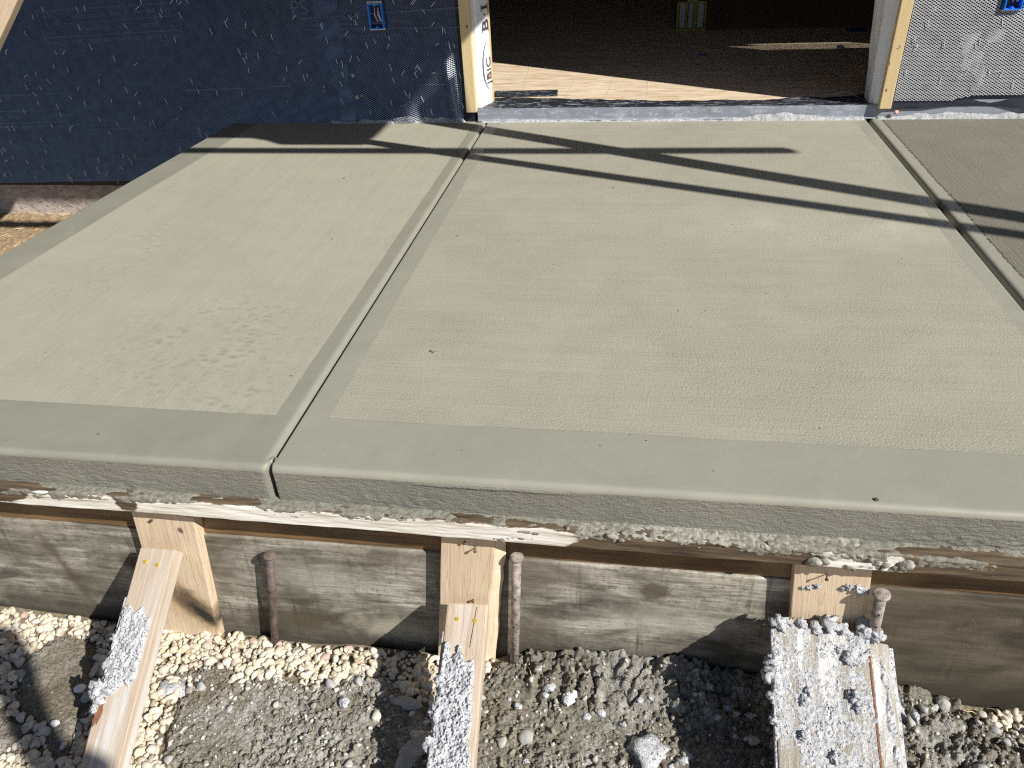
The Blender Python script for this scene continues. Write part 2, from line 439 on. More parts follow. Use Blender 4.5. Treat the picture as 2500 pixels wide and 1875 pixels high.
def mat_plankform(name, ca, cb, cc, amt, smears=()):
    n = N(name)
    g = n.noise(1, 5, 0.62, 0.5, co=n.map((6, 80, 80)))
    scr = n.noise(1, 6, 0.75, 0.25, co=n.map((9, 150, 150)))
    fuzz = n.noise(70, 5, 0.7, 0.5)
    big = n.noise(1, 4, 0.6, 0.6, co=n.map((4.2, 5, 8)))
    c = n.mix(n.ramp(g, (0.35, 0.0), (0.68, 1.0)), ca, cb)
    pale = n.math('MULTIPLY', n.ramp(n.math('ADD', n.math('MULTIPLY', scr, 0.6), n.math('MULTIPLY', fuzz, 0.4)), (0.4, 0.0), (0.64, 1.0)), n.ramp(big, (0.4, 0.0), (0.6, 1.0)))
    c = n.mix(n.math('MULTIPLY', pale, amt), c, cc)
    dk = n.ramp(n.noise(1, 3, 0.6, 0.6, co=n.map((3.1, 3, 10), loc=(4, 1, 2))), (0.5, 0.0), (0.64, 1.0))
    c = n.mix(n.math('MULTIPLY', dk, n.ramp(fuzz, (0.3, 0.55), (0.6, 0.95))), c, tuple(v * 0.42 for v in ca))
    c = n.mix(n.math('MULTIPLY', n.ramp(fuzz, (0.5, 0.0), (0.66, 1.0)), 0.35), c, cb)
    run = n.math('MULTIPLY', n.ramp(n.noise(1, 4, 0.6, 0.4, co=n.map((48, 5, 3.5))), (0.56, 0.0), (0.68, 1.0)), n.ramp(n.noise(1, 2, co=n.map((3, 3, 9), loc=(2, 0, 3))), (0.4, 0.0), (0.6, 0.75)))
    c = n.mix(run, c, tuple(v * 0.55 for v in ca))
    damp = n.ramp(n.math('ADD', n.math('ADD', n.xyz()[2], 0.5), n.math('MULTIPLY', n.math('SUBTRACT', n.noise(11, 4, 0.6), 0.5), 0.2)), (0.4, 0.8), (0.5, 0.0))
    c = n.mix(damp, c, tuple(v * 0.55 for v in ca))
    for sm in smears:
        c = n.mix(n.math('MULTIPLY', n.smear(*sm[0]), sm[2]), c, sm[1])
    spk = n.ramp(n.vor(120), (0.06, 1.0), (0.12, 0.0))
    c = n.mix(n.math('MULTIPLY', spk, n.ramp(n.noise(8, 3), (0.5, 0.0), (0.65, 0.7))), c, (0.5, 0.48, 0.43))
    return n.done(c, 0.78, n.bump(n.math('ADD', g, n.math('MULTIPLY', n.noise(220, 3), 0.5)), 0.0014, 0.8), spec=0.25)
M['formgrey'] = mat_plankform('weathered_form_board', (0.115, 0.1, 0.077), (0.225, 0.208, 0.172), (0.66, 0.63, 0.55), 1.0, [
    ((0, 2, 0.93, 0.128, 0.035, 0.03, 0.2, 0.35, 0.9, 45), (0.1, 0.085, 0.06), 0.85),
    ((0, 2, -0.44, 0.02, 0.02, 0.22, 0.22, 0.8, 0.7, 40), (0.1, 0.08, 0.055), 0.75),
    ((0, 2, -0.62, 0.1, 0.12, 0.05, 0.1, 0.9, 0.9, 20), (0.08, 0.07, 0.055), 0.8),
    ((0, 2, 0.1, -0.07, 0.16, 0.05, 0.05, 0.8, 0.9, 20), (0.095, 0.078, 0.05), 0.85),
    ((0, 2, 0.66, -0.02, 0.12, 0.07, 0.0, 0.8, 0.9, 20), (0.1, 0.085, 0.06), 0.7),
    ((0, 2, 0.36, -0.06, 0.16, 0.06, 0.0, 0.8, 1.2, 30), (0.56, 0.52, 0.42), 0.55),
    ((0, 2, 0.2, 0.09, 0.14, 0.07, 0.0, 0.9, 1.2, 30), (0.42, 0.41, 0.37), 0.5),
    ((0, 2, 0.95, 0.04, 0.22, 0.06, 0.0, 0.9, 1.2, 30), (0.5, 0.48, 0.41), 0.6)])
M['formdark'] = mat_plankform('dark_form_board', (0.085, 0.073, 0.054), (0.125, 0.106, 0.078), (0.24, 0.19, 0.135), 0.4)

def mat_mortar(name, ca, cb, bump=0.0022, sc=1.0, pores=0.0):
    n = N(name)
    a = n.noise(95 * sc, 5, 0.65); b = n.noise(330 * sc, 3, 0.6)
    c = n.mix(n.ramp(a, (0.36, 0.0), (0.6, 1.0)), cb, ca)
    h = n.math('ADD', a, n.math('MULTIPLY', b, 0.5))
    if pores:
        po = n.math('MULTIPLY', n.ramp(n.vor(190), (0.16, 1.0), (0.34, 0.0)), n.ramp(n.noise(60, 2), (0.42, 0.0), (0.55, 1.0)))
        c = n.mix(n.math('MULTIPLY', po, pores), c, tuple(v * 0.3 for v in ca))
        h = n.math('SUBTRACT', h, po)
    return n.done(c, 0.9, n.bump(h, bump, 0.9), spec=0.2)
M['mortar'] = mat_mortar('dried_mortar', (0.56, 0.57, 0.6), (0.36, 0.37, 0.4), 0.004, pores=0.85)
M['spill'] = mat_mortar('wet_cement_spill', (0.27, 0.262, 0.222), (0.155, 0.148, 0.12))
M['spillpale'] = mat_mortar('pale_cement_crust', (0.4, 0.39, 0.35), (0.2, 0.19, 0.155))

def mat_ground():
    n = N('mud_ground')
    col = n.attr()
    a = n.noise(150, 5, 0.68); b = n.noise(430, 3, 0.6)
    m = n.noise(34, 4, 0.6)
    c = n.mix(n.ramp(a, (0.3, 0.55), (0.7, 1.3)), col, col)
    n2 = n.t.nodes.new('ShaderNodeMix'); n2.data_type = 'RGBA'; n2.blend_type = 'MULTIPLY'
    n2.inputs[0].default_value = 1.0
    n.L(col, n2.inputs[6]); n.L(n.ramp(a, (0.32, 0.5), (0.68, 1.35)), n2.inputs[7])
    c = n2.outputs[2]
    spk = n.math('MULTIPLY', n.ramp(n.vor(150), (0.1, 1.0), (0.2, 0.0)), n.ramp(m, (0.45, 0.0), (0.65, 0.8)))
    c = n.mix(spk, c, (0.5, 0.48, 0.43))
    return n.done(c, 0.92, n.bump(n.math('ADD', a, n.math('MULTIPLY', b, 0.4)), 0.0075, 0.9), spec=0.15)
M['ground'] = mat_ground()
def mat_pebble():
    n = N('river_pebble')
    a = n.noise(120, 4, 0.6)
    n2 = n.mix(1.0, n.attr(), n.ramp(a, (0.3, 0.82), (0.7, 1.08)), 'MULTIPLY')
    return n.done(n2, 0.75, n.bump(n.noise(260, 3), 0.0006, 0.6), spec=0.25)
M['pebble'] = mat_pebble()
def mat_soil():
    n = N('sandy_soil')
    a = n.noise(55, 5, 0.68); b = n.noise(9, 4, 0.6)
    c = n.mix(n.ramp(a, (0.35, 0.0), (0.66, 1.0)), (0.24, 0.165, 0.095), (0.42, 0.31, 0.2))
    c = n.mix(n.ramp(b, (0.42, 0.0), (0.66, 1.0)), c, (0.33, 0.25, 0.165))
    return n.done(c, 0.95, n.bump(a, 0.008, 0.8), spec=0.1)
M['soil'] = mat_soil()
def mat_found():
    n = N('parged_foundation')
    a = n.noise(1, 4, 0.6, 0.4, co=n.map((30, 30, 55), rot=(0, 0.6, 0)))
    b = n.noise(14, 4)
    c = n.mix(n.ramp(b, (0.35, 0.0), (0.7, 1.0)), (0.5, 0.44, 0.4), (0.42, 0.36, 0.32))
    Z = n.xyz()[2]
    c = n.mix(n.ramp(n.math('ADD', Z, 0.5), (0.0, 0.7), (0.05, 0.0)), c, (0.42, 0.31, 0.2))
    return n.done(c, 0.85, n.bump(n.ramp(a, (0.52, 0.0), (0.66, 1.0)), 0.006, 0.9), spec=0.2)
M['found'] = mat_found()
def mat_paper():
    n = N('black_building_paper')
    a = n.noise(3.2, 4, 0.6)
    w = n.noise(1, 4, 0.6, 1.0, co=n.map((5, 5, 14)))
    c = n.mix(n.ramp(a, (0.35, 0.0), (0.7, 1.0)), (0.006, 0.008, 0.018), (0.011, 0.014, 0.028))
    return n.done(c, 0.5, n.bump(w, 0.006, 0.5), spec=0.5)
M['paper'] = mat_paper()
def mat_flat(name, c, rough=0.6, metal=0.0, bump=0.0, bs=60, spec=0.5, var=0.0):
    n = N(name)
    col = c
    if var:
        col = n.mix(n.ramp(n.noise(bs * 0.4, 4, 0.6), (0.35, 0.0), (0.68, 1.0)), c, tuple(v * (1 - var) for v in c))
    nr = n.bump(n.noise(bs, 4, 0.6, 0.5), bump, 0.8) if bump else None
    return n.done(col, rough, nr, metal, spec)
M['lath'] = mat_flat('shaded_galvanised_lath', (0.32, 0.335, 0.385), 0.3, 1.0, var=0.3)  # left wall copy: its bluish shade is put into the colour
M['lath_sunlit'] = mat_flat('sunlit_galvanised_lath', (0.58, 0.59, 0.62), 0.45, 0.3, var=0.25)  # same lath, colour raised to carry the sun on the right wall
M['staple'] = mat_flat('bright_staple', (0.82, 0.86, 0.95), 0.4, 0.2)
M['print'] = mat_flat('faint_print', (0.12, 0.145, 0.21), 0.6)
M['blue'] = mat_flat('blue_plastic', (0.02, 0.24, 0.95), 0.32, bump=0.0003)
M['wire'] = mat_flat('pale_cable', (0.62, 0.55, 0.6), 0.5)
M['wrap'] = mat_flat('white_house_wrap', (0.78, 0.79, 0.86), 0.5, bump=0.007, bs=16)
M['ink'] = mat_flat('faded_black_print', (0.06, 0.062, 0.08), 0.6, bs=140, var=-1.2)
M['red'] = mat_flat('red_print', (0.5, 0.06, 0.04), 0.5)
M['rust'] = mat_flat('rusty_steel', (0.2, 0.15, 0.135), 0.7, 0.25, bump=0.003, bs=150, var=0.65)
M['rustpale'] = mat_flat('rusty_steel_with_cement_dust', (0.46, 0.39, 0.36), 0.75, 0.1, bump=0.003, bs=140, var=0.7)
M['screw'] = mat_flat('yellow_zinc', (0.72, 0.56, 0.08), 0.35, 0.5)
M['hole'] = mat_flat('dark_hole', (0.015, 0.01, 0.008), 0.9)
M['dark'] = mat_flat('interior_dark', (0.03, 0.026, 0.022), 0.95)
M['yellow'] = mat_flat('yellow_panel', (0.5, 0.42, 0.05), 0.6, var=0.3)
M['greyp'] = mat_flat('grey_post', (0.45, 0.45, 0.47), 0.6, var=0.2)
M['tape'] = mat_flat('blue_tape', (0.02, 0.1, 0.4), 0.6)
M['chalk'] = mat_flat('chalk_line_green', (0.46, 0.46, 0.36), 0.9)
M['steelpipe'] = mat_flat('scaffold_pipe', (0.45, 0.45, 0.45), 0.4, 0.8)
M['white'] = mat_flat('white_shard', (0.82, 0.82, 0.82), 0.6, bump=0.0008, bs=80)
M['stone'] = mat_flat('grey_stone', (0.4, 0.4, 0.38), 0.8, bump=0.002, bs=90, var=0.25)
M['straw'] = mat_flat('dry_straw', (0.6, 0.47, 0.28), 0.8)
M['drip'] = mat_flat('cement_drip', (0.64, 0.58, 0.45), 0.7, var=0.3)
def mat_osb():
    n = N('strand_board')
    co = n.map((5.5, 46, 30), rot=(0, 0, 0.05))
    wv = n.t.nodes.new('ShaderNodeVectorMath'); wv.operation = 'MULTIPLY_ADD'
    nz = n.t.nodes.new('ShaderNodeTexNoise'); nz.inputs['Scale'].default_value = 11; n.L(n.co, nz.inputs['Vector']); n.L(nz.outputs['Color'], wv.inputs[0]); wv.inputs[1].default_value = (0.03, 0.07, 0); n.L(n.co, wv.inputs[2])
    wc = wv.outputs[0]
    a = n.vor(1.0, co=n.map((12, 60, 1), rot=(0, 0, 0.1), co=wc), out=1)
    v = n.ramp(a, (0.1, (0.74, 0.63, 0.48)), (0.5, (0.66, 0.54, 0.4)), (0.9, (0.78, 0.67, 0.52)))
    s = n.noise(1.0, 5, 0.65, 1.2, co=co)
    c = n.mix(n.ramp(s, (0.45, 0.0), (0.68, 0.95)), v, (0.42, 0.28, 0.165))
    dk = n.ramp(n.noise(1.0, 4, 0.6, 1.5, co=n.map((6, 34, 20), loc=(3, 2, 0))), (0.63, 0.0), (0.7, 1.0))
    c = n.mix(n.math('MULTIPLY', dk, 0.7), c, (0.17, 0.09, 0.045))
    return n.done(c, 0.75, n.bump(s, 0.001, 0.5), spec=0.25)
M['osb'] = mat_osb()
def mat_sill(name, c, pale, lo, hi):
    n = N(name)
    a = n.noise(1, 5, 0.7, 0.8, co=n.map((14, 40, 60)))
    f = n.noise(90, 4, 0.7)
    col = n.mix(n.ramp(n.math('ADD', n.math('MULTIPLY', a, 0.7), n.math('MULTIPLY', f, 0.3)), (lo, 0.0), (hi, 1.0)), c, pale)
    return n.done(col, 0.5, n.bump(a, 0.0015, 0.5), spec=0.4)
M['sillfront'] = mat_sill('membrane_with_cement_smears', (0.25, 0.275, 0.335), (0.48, 0.5, 0.53), 0.5, 0.66)
M['silltop'] = mat_sill('black_membrane', (0.02, 0.022, 0.028), (0.42, 0.47, 0.55), 0.52, 0.66)
M['splash'] = mat_mortar('white_cement_splash', (0.48, 0.49, 0.51), (0.3, 0.31, 0.32), 0.003)

# ------------------------------------------------------------------ porch slab: three panels, tooled edges, rounded front
YF = -2.464
YB = 0.0
def panel(name, xl, xr, mat, edgeL, edgeR, slantL=None, label=None):
    """top sheet with rolled long edges and a rounded front that runs down into a rough face"""
    prof = []                                            # cross profile along x: (dx from edge, z)
    def roll(r, depth, run):
        p = [(run, -depth)] if depth > r else []
        p += [(run + r * (1 - math.sin(t)), -r * (1 - math.cos(t))) for t in np.linspace(math.pi / 2, 0, 7)] if False else \
             [(run + r * (1 - math.cos(t)), -r * (1 - math.sin(t))) for t in np.linspace(0, math.pi / 2, 7)]
        return p
    def edge(k):
        if k == 'roll': return [(0.0, -0.075), (0.001, -0.045)] + roll(0.014, 0.03, 0.004)
        if k == 'sharp': return [(0.0, -0.075), (0.0, -0.02)] + roll(0.004, 0.01, 0.0005)
        if k == 'side': return [(0.0, -0.56)] + roll(0.012, 0.05, 0.0)
    eL = edge(edgeL); eR = edge(edgeR)
    n_mid = max(6, int((xr - xl) / 0.006))
    LXm = [(0, d, z) for d, z in eL]; RXm = [(1, d, z) for d, z in eR][::-1]
    cols = LXm + [(2, t, 0.0) for t in np.linspace(0, 1, n_mid)[1:-1]] + RXm
    # long profile (from wall to front, then down the face)
    rr = 0.013
    ys = [YB - 0.004] + list(np.linspace(-0.05, YF + 0.06, 60)) + [YF + 0.04, YF + 0.025]
    lp = [(y, 0.0, 0) for y in ys]
    for t in np.linspace(0, math.pi / 2, 9): lp.append((YF + rr - rr * math.sin(t), -rr + rr * math.cos(t), 1))
    for z in np.linspace(-rr - 0.0022, -0.1, 42): lp.append((YF, z, 2))
    V = np.zeros((len(cols), len(lp), 3)); disp = np.zeros((len(cols), len(lp)))
    dl = max(d for _, d, _ in [c for c in cols if c[0] == 0]); dr = max(d for k, d, _ in cols if k == 1)
    for i, (k, d, z) in enumerate(cols):
        for j, (y, zz, kind) in enumerate(lp):
            a = xl + (slantL * (y) if slantL else 0)
            x = a + d if k == 0 else (xr - d if k == 1 else (a + dl) + ((xr - dr) - (a + dl)) * d)
            V[i, j] = (x, y, min(zz, 0) + (z if kind == 0 else z * max(0, 1 + zz / 0.06) if z > -0.03 else z * 0.0))
    # edges on the front face simply pull the corner in
    for i, (k, d, z) in enumerate(cols):
        if k != 2 and z < 0:
            pull = min(0.02, -z)
            for j, (y, zz, kind) in enumerate(lp):
                if kind: V[i, j, 1] += pull; V[i, j, 2] = zz
    X = V[:, :, 0]; Z = V[:, :, 2]
    kinds = np.array([q[2] for q in lp])[None, :] * np.ones_like(X)
    f = np.where(kinds == 2, 1.0, 0.0) * sstep(-rr, -rr - 0.01, Z)
    tear = fbm(X, Z * 1.6, 110, 4, 3, 0.65); lowz = sstep(-0.03, -0.075, Z)
    rough = tear * (0.001 + 0.0022 * lowz * sstep(-0.25, 0.35, fbm(X, Z, 4, 2, 8)))
    V[:, :, 1] -= f * (rough + 0.0008 * fbm(X, Z, 9, 3, 5))
    ar = (kinds >= 1)
    V[:, :, 1] -= np.where(ar, 0.0022 * fbm(X, X * 0, 3.2, 3, 2), 0)
    # torn burr under the rounded arris on stretches of the edge
    burr = sstep(0.05, 0.3, fbm(X, X * 0, 2.3, 3, 21)) * np.exp(-((Z + rr + 0.004) / 0.004) ** 2) * (kinds == 2)
    V[:, :, 1] -= burr * (0.003 + 0.004 * np.abs(fbm(X, Z, 120, 3, 22)))
    me = from_arrays(name, V.reshape(-1, 3), grid_faces(*X.shape)[:, ::-1], True)
    me.materials.append(mat); me.materials.append(M['face'])
    # the front face carries the rough finish
    nu, nv = X.shape
    jf = np.tile(np.arange(nv - 1), nu - 1)
    mi = np.where(jf >= len(ys) + 8, 1, 0).astype(np.int32)
    me.polygons.foreach_set('material_index', mi)
    return me
slab = empty('porch_slab'); tag(slab, kind='structure')
p = mesh_obj('slab_panel', panel('slab_panel', -1.254, -0.004, M['slab_l'], 'side', 'roll', 0.046), None, slab)
tag(p, 'left slab panel with damp spots and dark trowelled margins')
p = mesh_obj('slab_panel', panel('slab_panel', 0.001, 1.629, M['slab_m'], 'sharp', 'sharp'), None, slab)
tag(p, 'middle slab panel crossed by timber shadows')
p = mesh_obj('slab_panel', panel('slab_panel', 1.642, 3.3, M['slab_r'], 'roll', 'roll'), None, slab)
tag(p, 'right slab panel with coarse broom finish')
mesh_obj('joint_bottom', boxes_mesh('joint_bottom', [((-0.001, -1.23, -0.06), (0.03, 2.44, 0.03)), ((1.636, -1.23, -0.06), (0.03, 2.44, 0.03))]), M['hole'], slab)
# small aggregate crumbs lying on the finish
def blob(r, seed, sub=2, sq=(1, 1, 1), amp=0.35, f=1.6):
    bm = bmesh.new()
    bmesh.ops.create_icosphere(bm, subdivisions=sub, radius=1)
    for v in bm.verts:
        c = v.co
        k = 1 + amp * float(fbm(np.array([c.x * 1.1 + c.z * 0.7 + seed]), np.array([c.y * 1.1 - c.z * 0.6 + seed * 1.7]), f, 3, seed % 97)[0]) * 1.6
        v.co = Vector((c.x * k * sq[0], c.y * k * sq[1], c.z * k * sq[2])) * r
    return bm

bits = []
for px, py, r in [(840, 436, .006), (852, 430, .003), (858, 424, .003), (811, 584, .004), (711, 918, .004), (1115, 577, .004), (1118, 575, .003), (1052, 858, .006), (1057, 861, .004), (1063, 859, .003), (1466, 459, .003), (1497, 458, .004), (2140, 1221, .007), (240, 1060, .004), (1656, 759, .003)]:
    A = at(px, py, 2, 0); bits.append((A[0], A[1], r * 0.7))
for k in range(150):
    bits.append((random.uniform(-1.1, 1.6), random.uniform(-2.44, -0.1), random.uniform(0.0008, 0.0018)))
bmg = bmesh.new()
for k, (x, y, r) in enumerate(bits):
    t = bmesh.ops.create_icosphere(bmg, subdivisions=1, radius=r)['verts']
    for v in t:
        v.co = Vector((v.co.x * random.uniform(0.7, 1.3) + x, v.co.y * random.uniform(0.7, 1.3) + y, v.co.z * 0.8 + r * 0.2))
gr_ = mesh_obj('grit', bm_mesh('grit', bmg), mat_flat('dark_grit', (0.1, 0.095, 0.08), 0.9), slab); tag(gr_, kind='stuff')

# ------------------------------------------------------------------ form work in front of the slab
XL, XR = -1.45, 2.3
YO = -2.492
Y1, Y2 = -2.427, -2.432                                  # faces of the upper and lower form boards
YS = -2.457                                              # faces of the stakes
def sheet(name, base, normal, h, mat, parent, col=None):
    V = base + normal * h[..., None]
    me = from_arrays(name, V.reshape(-1, 3), grid_faces(*h.shape), True)
    if col is not None: set_col(me, col.reshape(-1, 3))
    return mesh_obj(name, me, mat, parent)
# flat ledge board: profile along s: top from slab face out, nosing, front down, underside
def ledge_profile(n_top=16, n_fr=22):
    P = []; Nn = []
    r = 0.005; zt = -0.084; zb = -0.126
    for y in np.linspace(YF + 0.03, YO + r, n_top): P.append((y, zt)); Nn.append((0, 1))
    for t in np.linspace(0, math.pi / 2, 5)[1:]: P.append((YO + r - r * math.sin(t), zt - r + r * math.cos(t))); Nn.append((-math.sin(t), math.cos(t)))
    for z in np.linspace(zt - r, zb + 0.002, n_fr)[1:]: P.append((YO, z)); Nn.append((-1, 0))
    P.append((YO + 0.002, zb)); Nn.append((-0.7, -0.7))
    P.append((YO + 0.1, zb)); Nn.append((0, -1))
    return np.array(P), np.array(Nn)
P2, N2 = ledge_profile()
xs = np.arange(XL, XR, 0.0035)
base = np.zeros((len(xs), len(P2), 3)); nor = np.zeros_like(base)
base[..., 0] = xs[:, None]; base[..., 1] = P2[None, :, 0]; base[..., 2] = P2[None, :, 1]
nor[..., 1] = N2[None, :, 0]; nor[..., 2] = N2[None, :, 1]
Xg = base[..., 0]; sg = np.concatenate([[0], np.cumsum(np.hypot(*np.diff(P2, axis=0).T))])[None, :] * np.ones_like(Xg)
s_nose = sg[0, 15]
bow = 0.004 * np.sin((Xg - 0.35) * 2.2)
base[..., 1] -= bow * (base[..., 1] < YF)
chip = fbm(Xg, sg * 2, 12, 4, 41)
h = 0.0012 * fbm(Xg, sg * 8, 20, 3, 40)
lowedge = sstep(-0.117, -0.126, base[..., 2])
base[..., 2] += lowedge * (base[..., 1] < YF) * (0.0035 * fbm(Xg, Xg * 0, 9, 3, 43))
wet = 0.25 + 0.7 * (sstep(-0.52, -0.60, Xg) + sstep(0.56, 0.66, Xg) * (1 - 0.95 * sstep(1.02, 1.06, Xg) * sstep(1.2, 1.17, Xg))
      + sstep(-0.36, -0.34, Xg) * sstep(-0.29, -0.32, Xg) * 0.9) - 0.35 * sstep(-0.105, -0.12, base[..., 2]) * sstep(0.6, 0.5, Xg)
wet = np.clip(wet + 0.5 * sstep(s_nose + 0.012, s_nose - 0.004, sg), 0, 1)
ledge = empty('form_ledge', (0.4, -2.47, -0.126))
tag(ledge, 'flat cement smeared ledge board under the slab front with a scraped white edge', 'form board')
sheet('ledge_board', base, nor, h, M['ledge'], ledge, np.stack([wet, wet, wet], -1))
# grey cement slopped over the ledge, thick by the slab and torn along its lower edge
def spill(name, x0, x1, thick, reach, seed, mat, amp=1.0, parent=ledge):
    m = (xs > x0) & (xs < x1)
    B = base[m][:, :-2]; Nn = nor[m][:, :-2]; X = Xg[m][:, :-2]; s = sg[m][:, :-2]
    edge = reach + 0.016 * fbm(X, X * 0, 7, 4, seed) * 2 + 0.008 * fbm(X, s * 0.5, 40, 3, seed + 1)
    hh = thick * sstep(0, 0.02, edge - s) + 0.0026 * amp * fbm(X, s, 130, 4, seed + 2, 0.62) - 0.0042 * sstep(-0.001, -0.006, edge - s) \
        - 0.0045 * sstep(0.02, 0.3, fbm(X, s * 4, 9, 4, seed + 4)) * sstep(s_nose - 0.03, s_nose - 0.01, s)
    hh += 0.004 * amp * np.maximum(0, fbm(X, s, 26, 4, seed + 3) - 0.05) * sstep(-0.002, 0.006, edge - s)
    endf = np.minimum(sstep(x0, x0 + 0.03, X), sstep(x1, x1 - 0.03, X))
    return sheet(name, B, Nn, hh * endf - 0.004 * (1 - endf), mat, parent)
spill('cement_spill', XL + 0.02, 0.62, 0.0014, s_nose + 0.009, 51, M['spill'], 0.45)
spill('cement_spill', 0.42, XR - 0.02, 0.0014, s_nose + 0.026, 61, M['spill'], 0.9)
spill('cement_crust', 0.7, 1.13, 0.0012, s_nose + 0.018, 71, M['spillpale'], 1.6)
spill('cement_crust', 0.58, 0.9, 0.0008, s_nose + 0.022, 81, M['spillpale'], 1.2)
# lumps hanging on the ledge over the right hand stake
ci = 0
for k in range(26):
    q = random.random()
    px = 1960 + 250 * q if k < 16 else random.uniform(1380, 1930)
    X = at(px, 1385, 1, YO)[0]
    r = random.uniform(0.005, 0.013) if k < 16 else random.uniform(0.003, 0.006)
    o = mesh_obj('cement_lump', bm_mesh('cement_lump', blob(r, 300 + k, 2, (1.2, 0.8, 0.9), 0.6, 2.2), True), M['spill'] if k % 3 else M['spillpale'], ledge,
                 Matrix.Translation((X, YO - 0.002 + random.uniform(-0.002, 0.012), random.uniform(-0.122, -0.088) if k < 16 else random.uniform(-0.1, -0.082))))

def plank(name, x0, x1, z0, z1, yface, t, mat, label, cat='form board', bev=0.004):
    o = mesh_obj(name, bm_mesh(name, bevel_box(x1 - x0, t, z1 - z0, bev, 3)), mat, None,
                 Matrix.Translation(((x0 + x1) / 2, yface + t / 2, (z0 + z1) / 2)))
    return tag(o, label, cat)
fb1 = plank('form_board', XL, XR, -0.2335, -0.127, Y1, 0.038, M['wetboard'], 'narrow wet brown form board directly under the ledge', bev=0.002)
fb2 = plank('form_board', XL, 1.105, -0.62, -0.2345, Y2, 0.038, M['formgrey'], 'long weathered grey lower form board behind the left and middle stakes', bev=0.006)
fb3 = plank('form_board', 1.108, XR, -0.62, -0.2345, Y2, 0.038, M['formdark'], 'dark brown lower form board right of the right stake', bev=0.006)
# cement drips that ran off the ledge
def drips():
    items = []
    for px, y0, y1, w in [(1463, 1345, 1392, 4), (1503, 1350, 1400, 2), (1620, 1395, 1425, 3), (1637, 1395, 1430, 3), (1655, 1370, 1478, 2.5), (1688, 1410, 1425, 3),
                          (2195, 1432, 1452, 3), (2251, 1440, 1463, 4), (2278, 1465, 1600, 2.2), (2342, 1452, 1470, 4), (2392, 1412, 1462, 4), (2368, 1470, 1580, 4.5), (2415, 1415, 1460, 4), (2386, 1470, 1510, 3), (2335, 1465, 1530, 1.5)]:
        yy = y0
        while yy < y1:
            seg = random.uniform(5, 14)
            f = (yy - y0) / max(1, y1 - y0)
            A = at(px - 8 * f * (px > 2200), yy, 1, Y2 - 0.001)
            B = at(px - 8 * (f + seg / (y1 - y0)) * (px > 2200), min(yy + seg, y1), 1, Y2 - 0.001)
            ww = w * random.uniform(0.8, 1.7) * 0.001
            zc = (A[2] + B[2]) / 2
            items.append(((A[0], (Y1 if zc > -0.2345 else Y2) - 0.0008, zc), (ww, 0.003, abs(A[2] - B[2]) + 0.0005)))
            yy += seg
    return items
di = drips()
o = mesh_obj('cement_drip', boxes_mesh('cement_drip', [q for q in di if q[0][0] < 1.1]), M['drip'], fb2); tag(o, kind='stuff')
o = mesh_obj('cement_drip', boxes_mesh('cement_drip', [q for q in di if q[0][0] >= 1.1]), M['drip'], fb3); tag(o, kind='stuff')
for k, (px, py) in enumerate([(1787, 1503), (1688, 1542), (1605, 1545), (1568, 1560), (1632, 1566), (1796, 1475), (1720, 1535), (1580, 1548), (1770, 1552)]):
    A = at(px, py, 1, Y2)
    mesh_obj('cement_fleck', bm_mesh('cement_fleck', blob(random.uniform(0.004, 0.008), 500 + k, 1, (1.1, 0.5, 1.0), 0.6, 2)), M['mortar'], fb2, Matrix.Translation(tuple(A)))

# --- boards set by their four corners
def frame(tl, tr, bl):
    """local frame: x across, y down the length, z out of the face"""
    tl, tr, bl = (Vector(q) for q in (tl, tr, bl))
    y = (tl - bl).normalized(); x = (tr - tl); x = (x - y * x.dot(y)).normalized(); z = x.cross(y)
    return tl, x, y, z
def mtx(o, x, y, z):
    return Matrix(((x.x, y.x, z.x, o.x), (x.y, y.y, z.y, o.y), (x.z, y.z, z.z, o.z), (0, 0, 0, 1)))
def board_mesh(name, w, L, t, bev=0.003, wane=None, cut=0.0, taper=0.0, warp=0.0):
    """board with origin at its top left front corner, running to -y, back at -z"""
    bm = bmesh.new()
    if wane:
        sec = [(0, 0), (w - wane, 0), (w + 0.004, -wane * 0.9), (w, -t), (0, -t)]
    else:
        sec = [(0, 0), (w, 0), (w, -t), (0, -t)]
    ny = max(2, int(L / 0.03))
    rings = []
    for i in range(ny + 1):
        f = i / ny
        ring = []
        for (x, z) in sec:
            jx = 0.0009 * float(fbm(np.array([f * L * 9 + x * 40]), np.array([z * 50 + w * 90]), 1.0, 3, 3)[0])
            wj = (0.004 * float(fbm(np.array([f * L * 30]), np.array([w * 77.0 + z * 20]), 1.0, 3, 5)[0])) if wane and x > w * 0.7 else 0
            yy = -f * L + (cut * (-z) * (1 - f))
            ring.append(bm.verts.new((x * (1 - taper * f) + jx + wj, yy, z)))
        rings.append(ring)
    k = len(sec)
    for i in range(ny):
        for j in range(k):
            bm.faces.new((rings[i][j], rings[i][(j + 1) % k], rings[i + 1][(j + 1) % k], rings[i + 1][j]))
    bm.faces.new(rings[0][::-1]); bm.faces.new(rings[-1])
    bmesh.ops.recalc_face_normals(bm, faces=bm.faces[:])
    ed = [e for e in bm.edges if len(e.link_faces) == 2 and e.calc_face_angle(0) > 0.5]
    if bev: bmesh.ops.bevel(bm, geom=ed, offset=bev, segments=2, affect='EDGES', profile=0.6)
    return bm_mesh(name, bm)
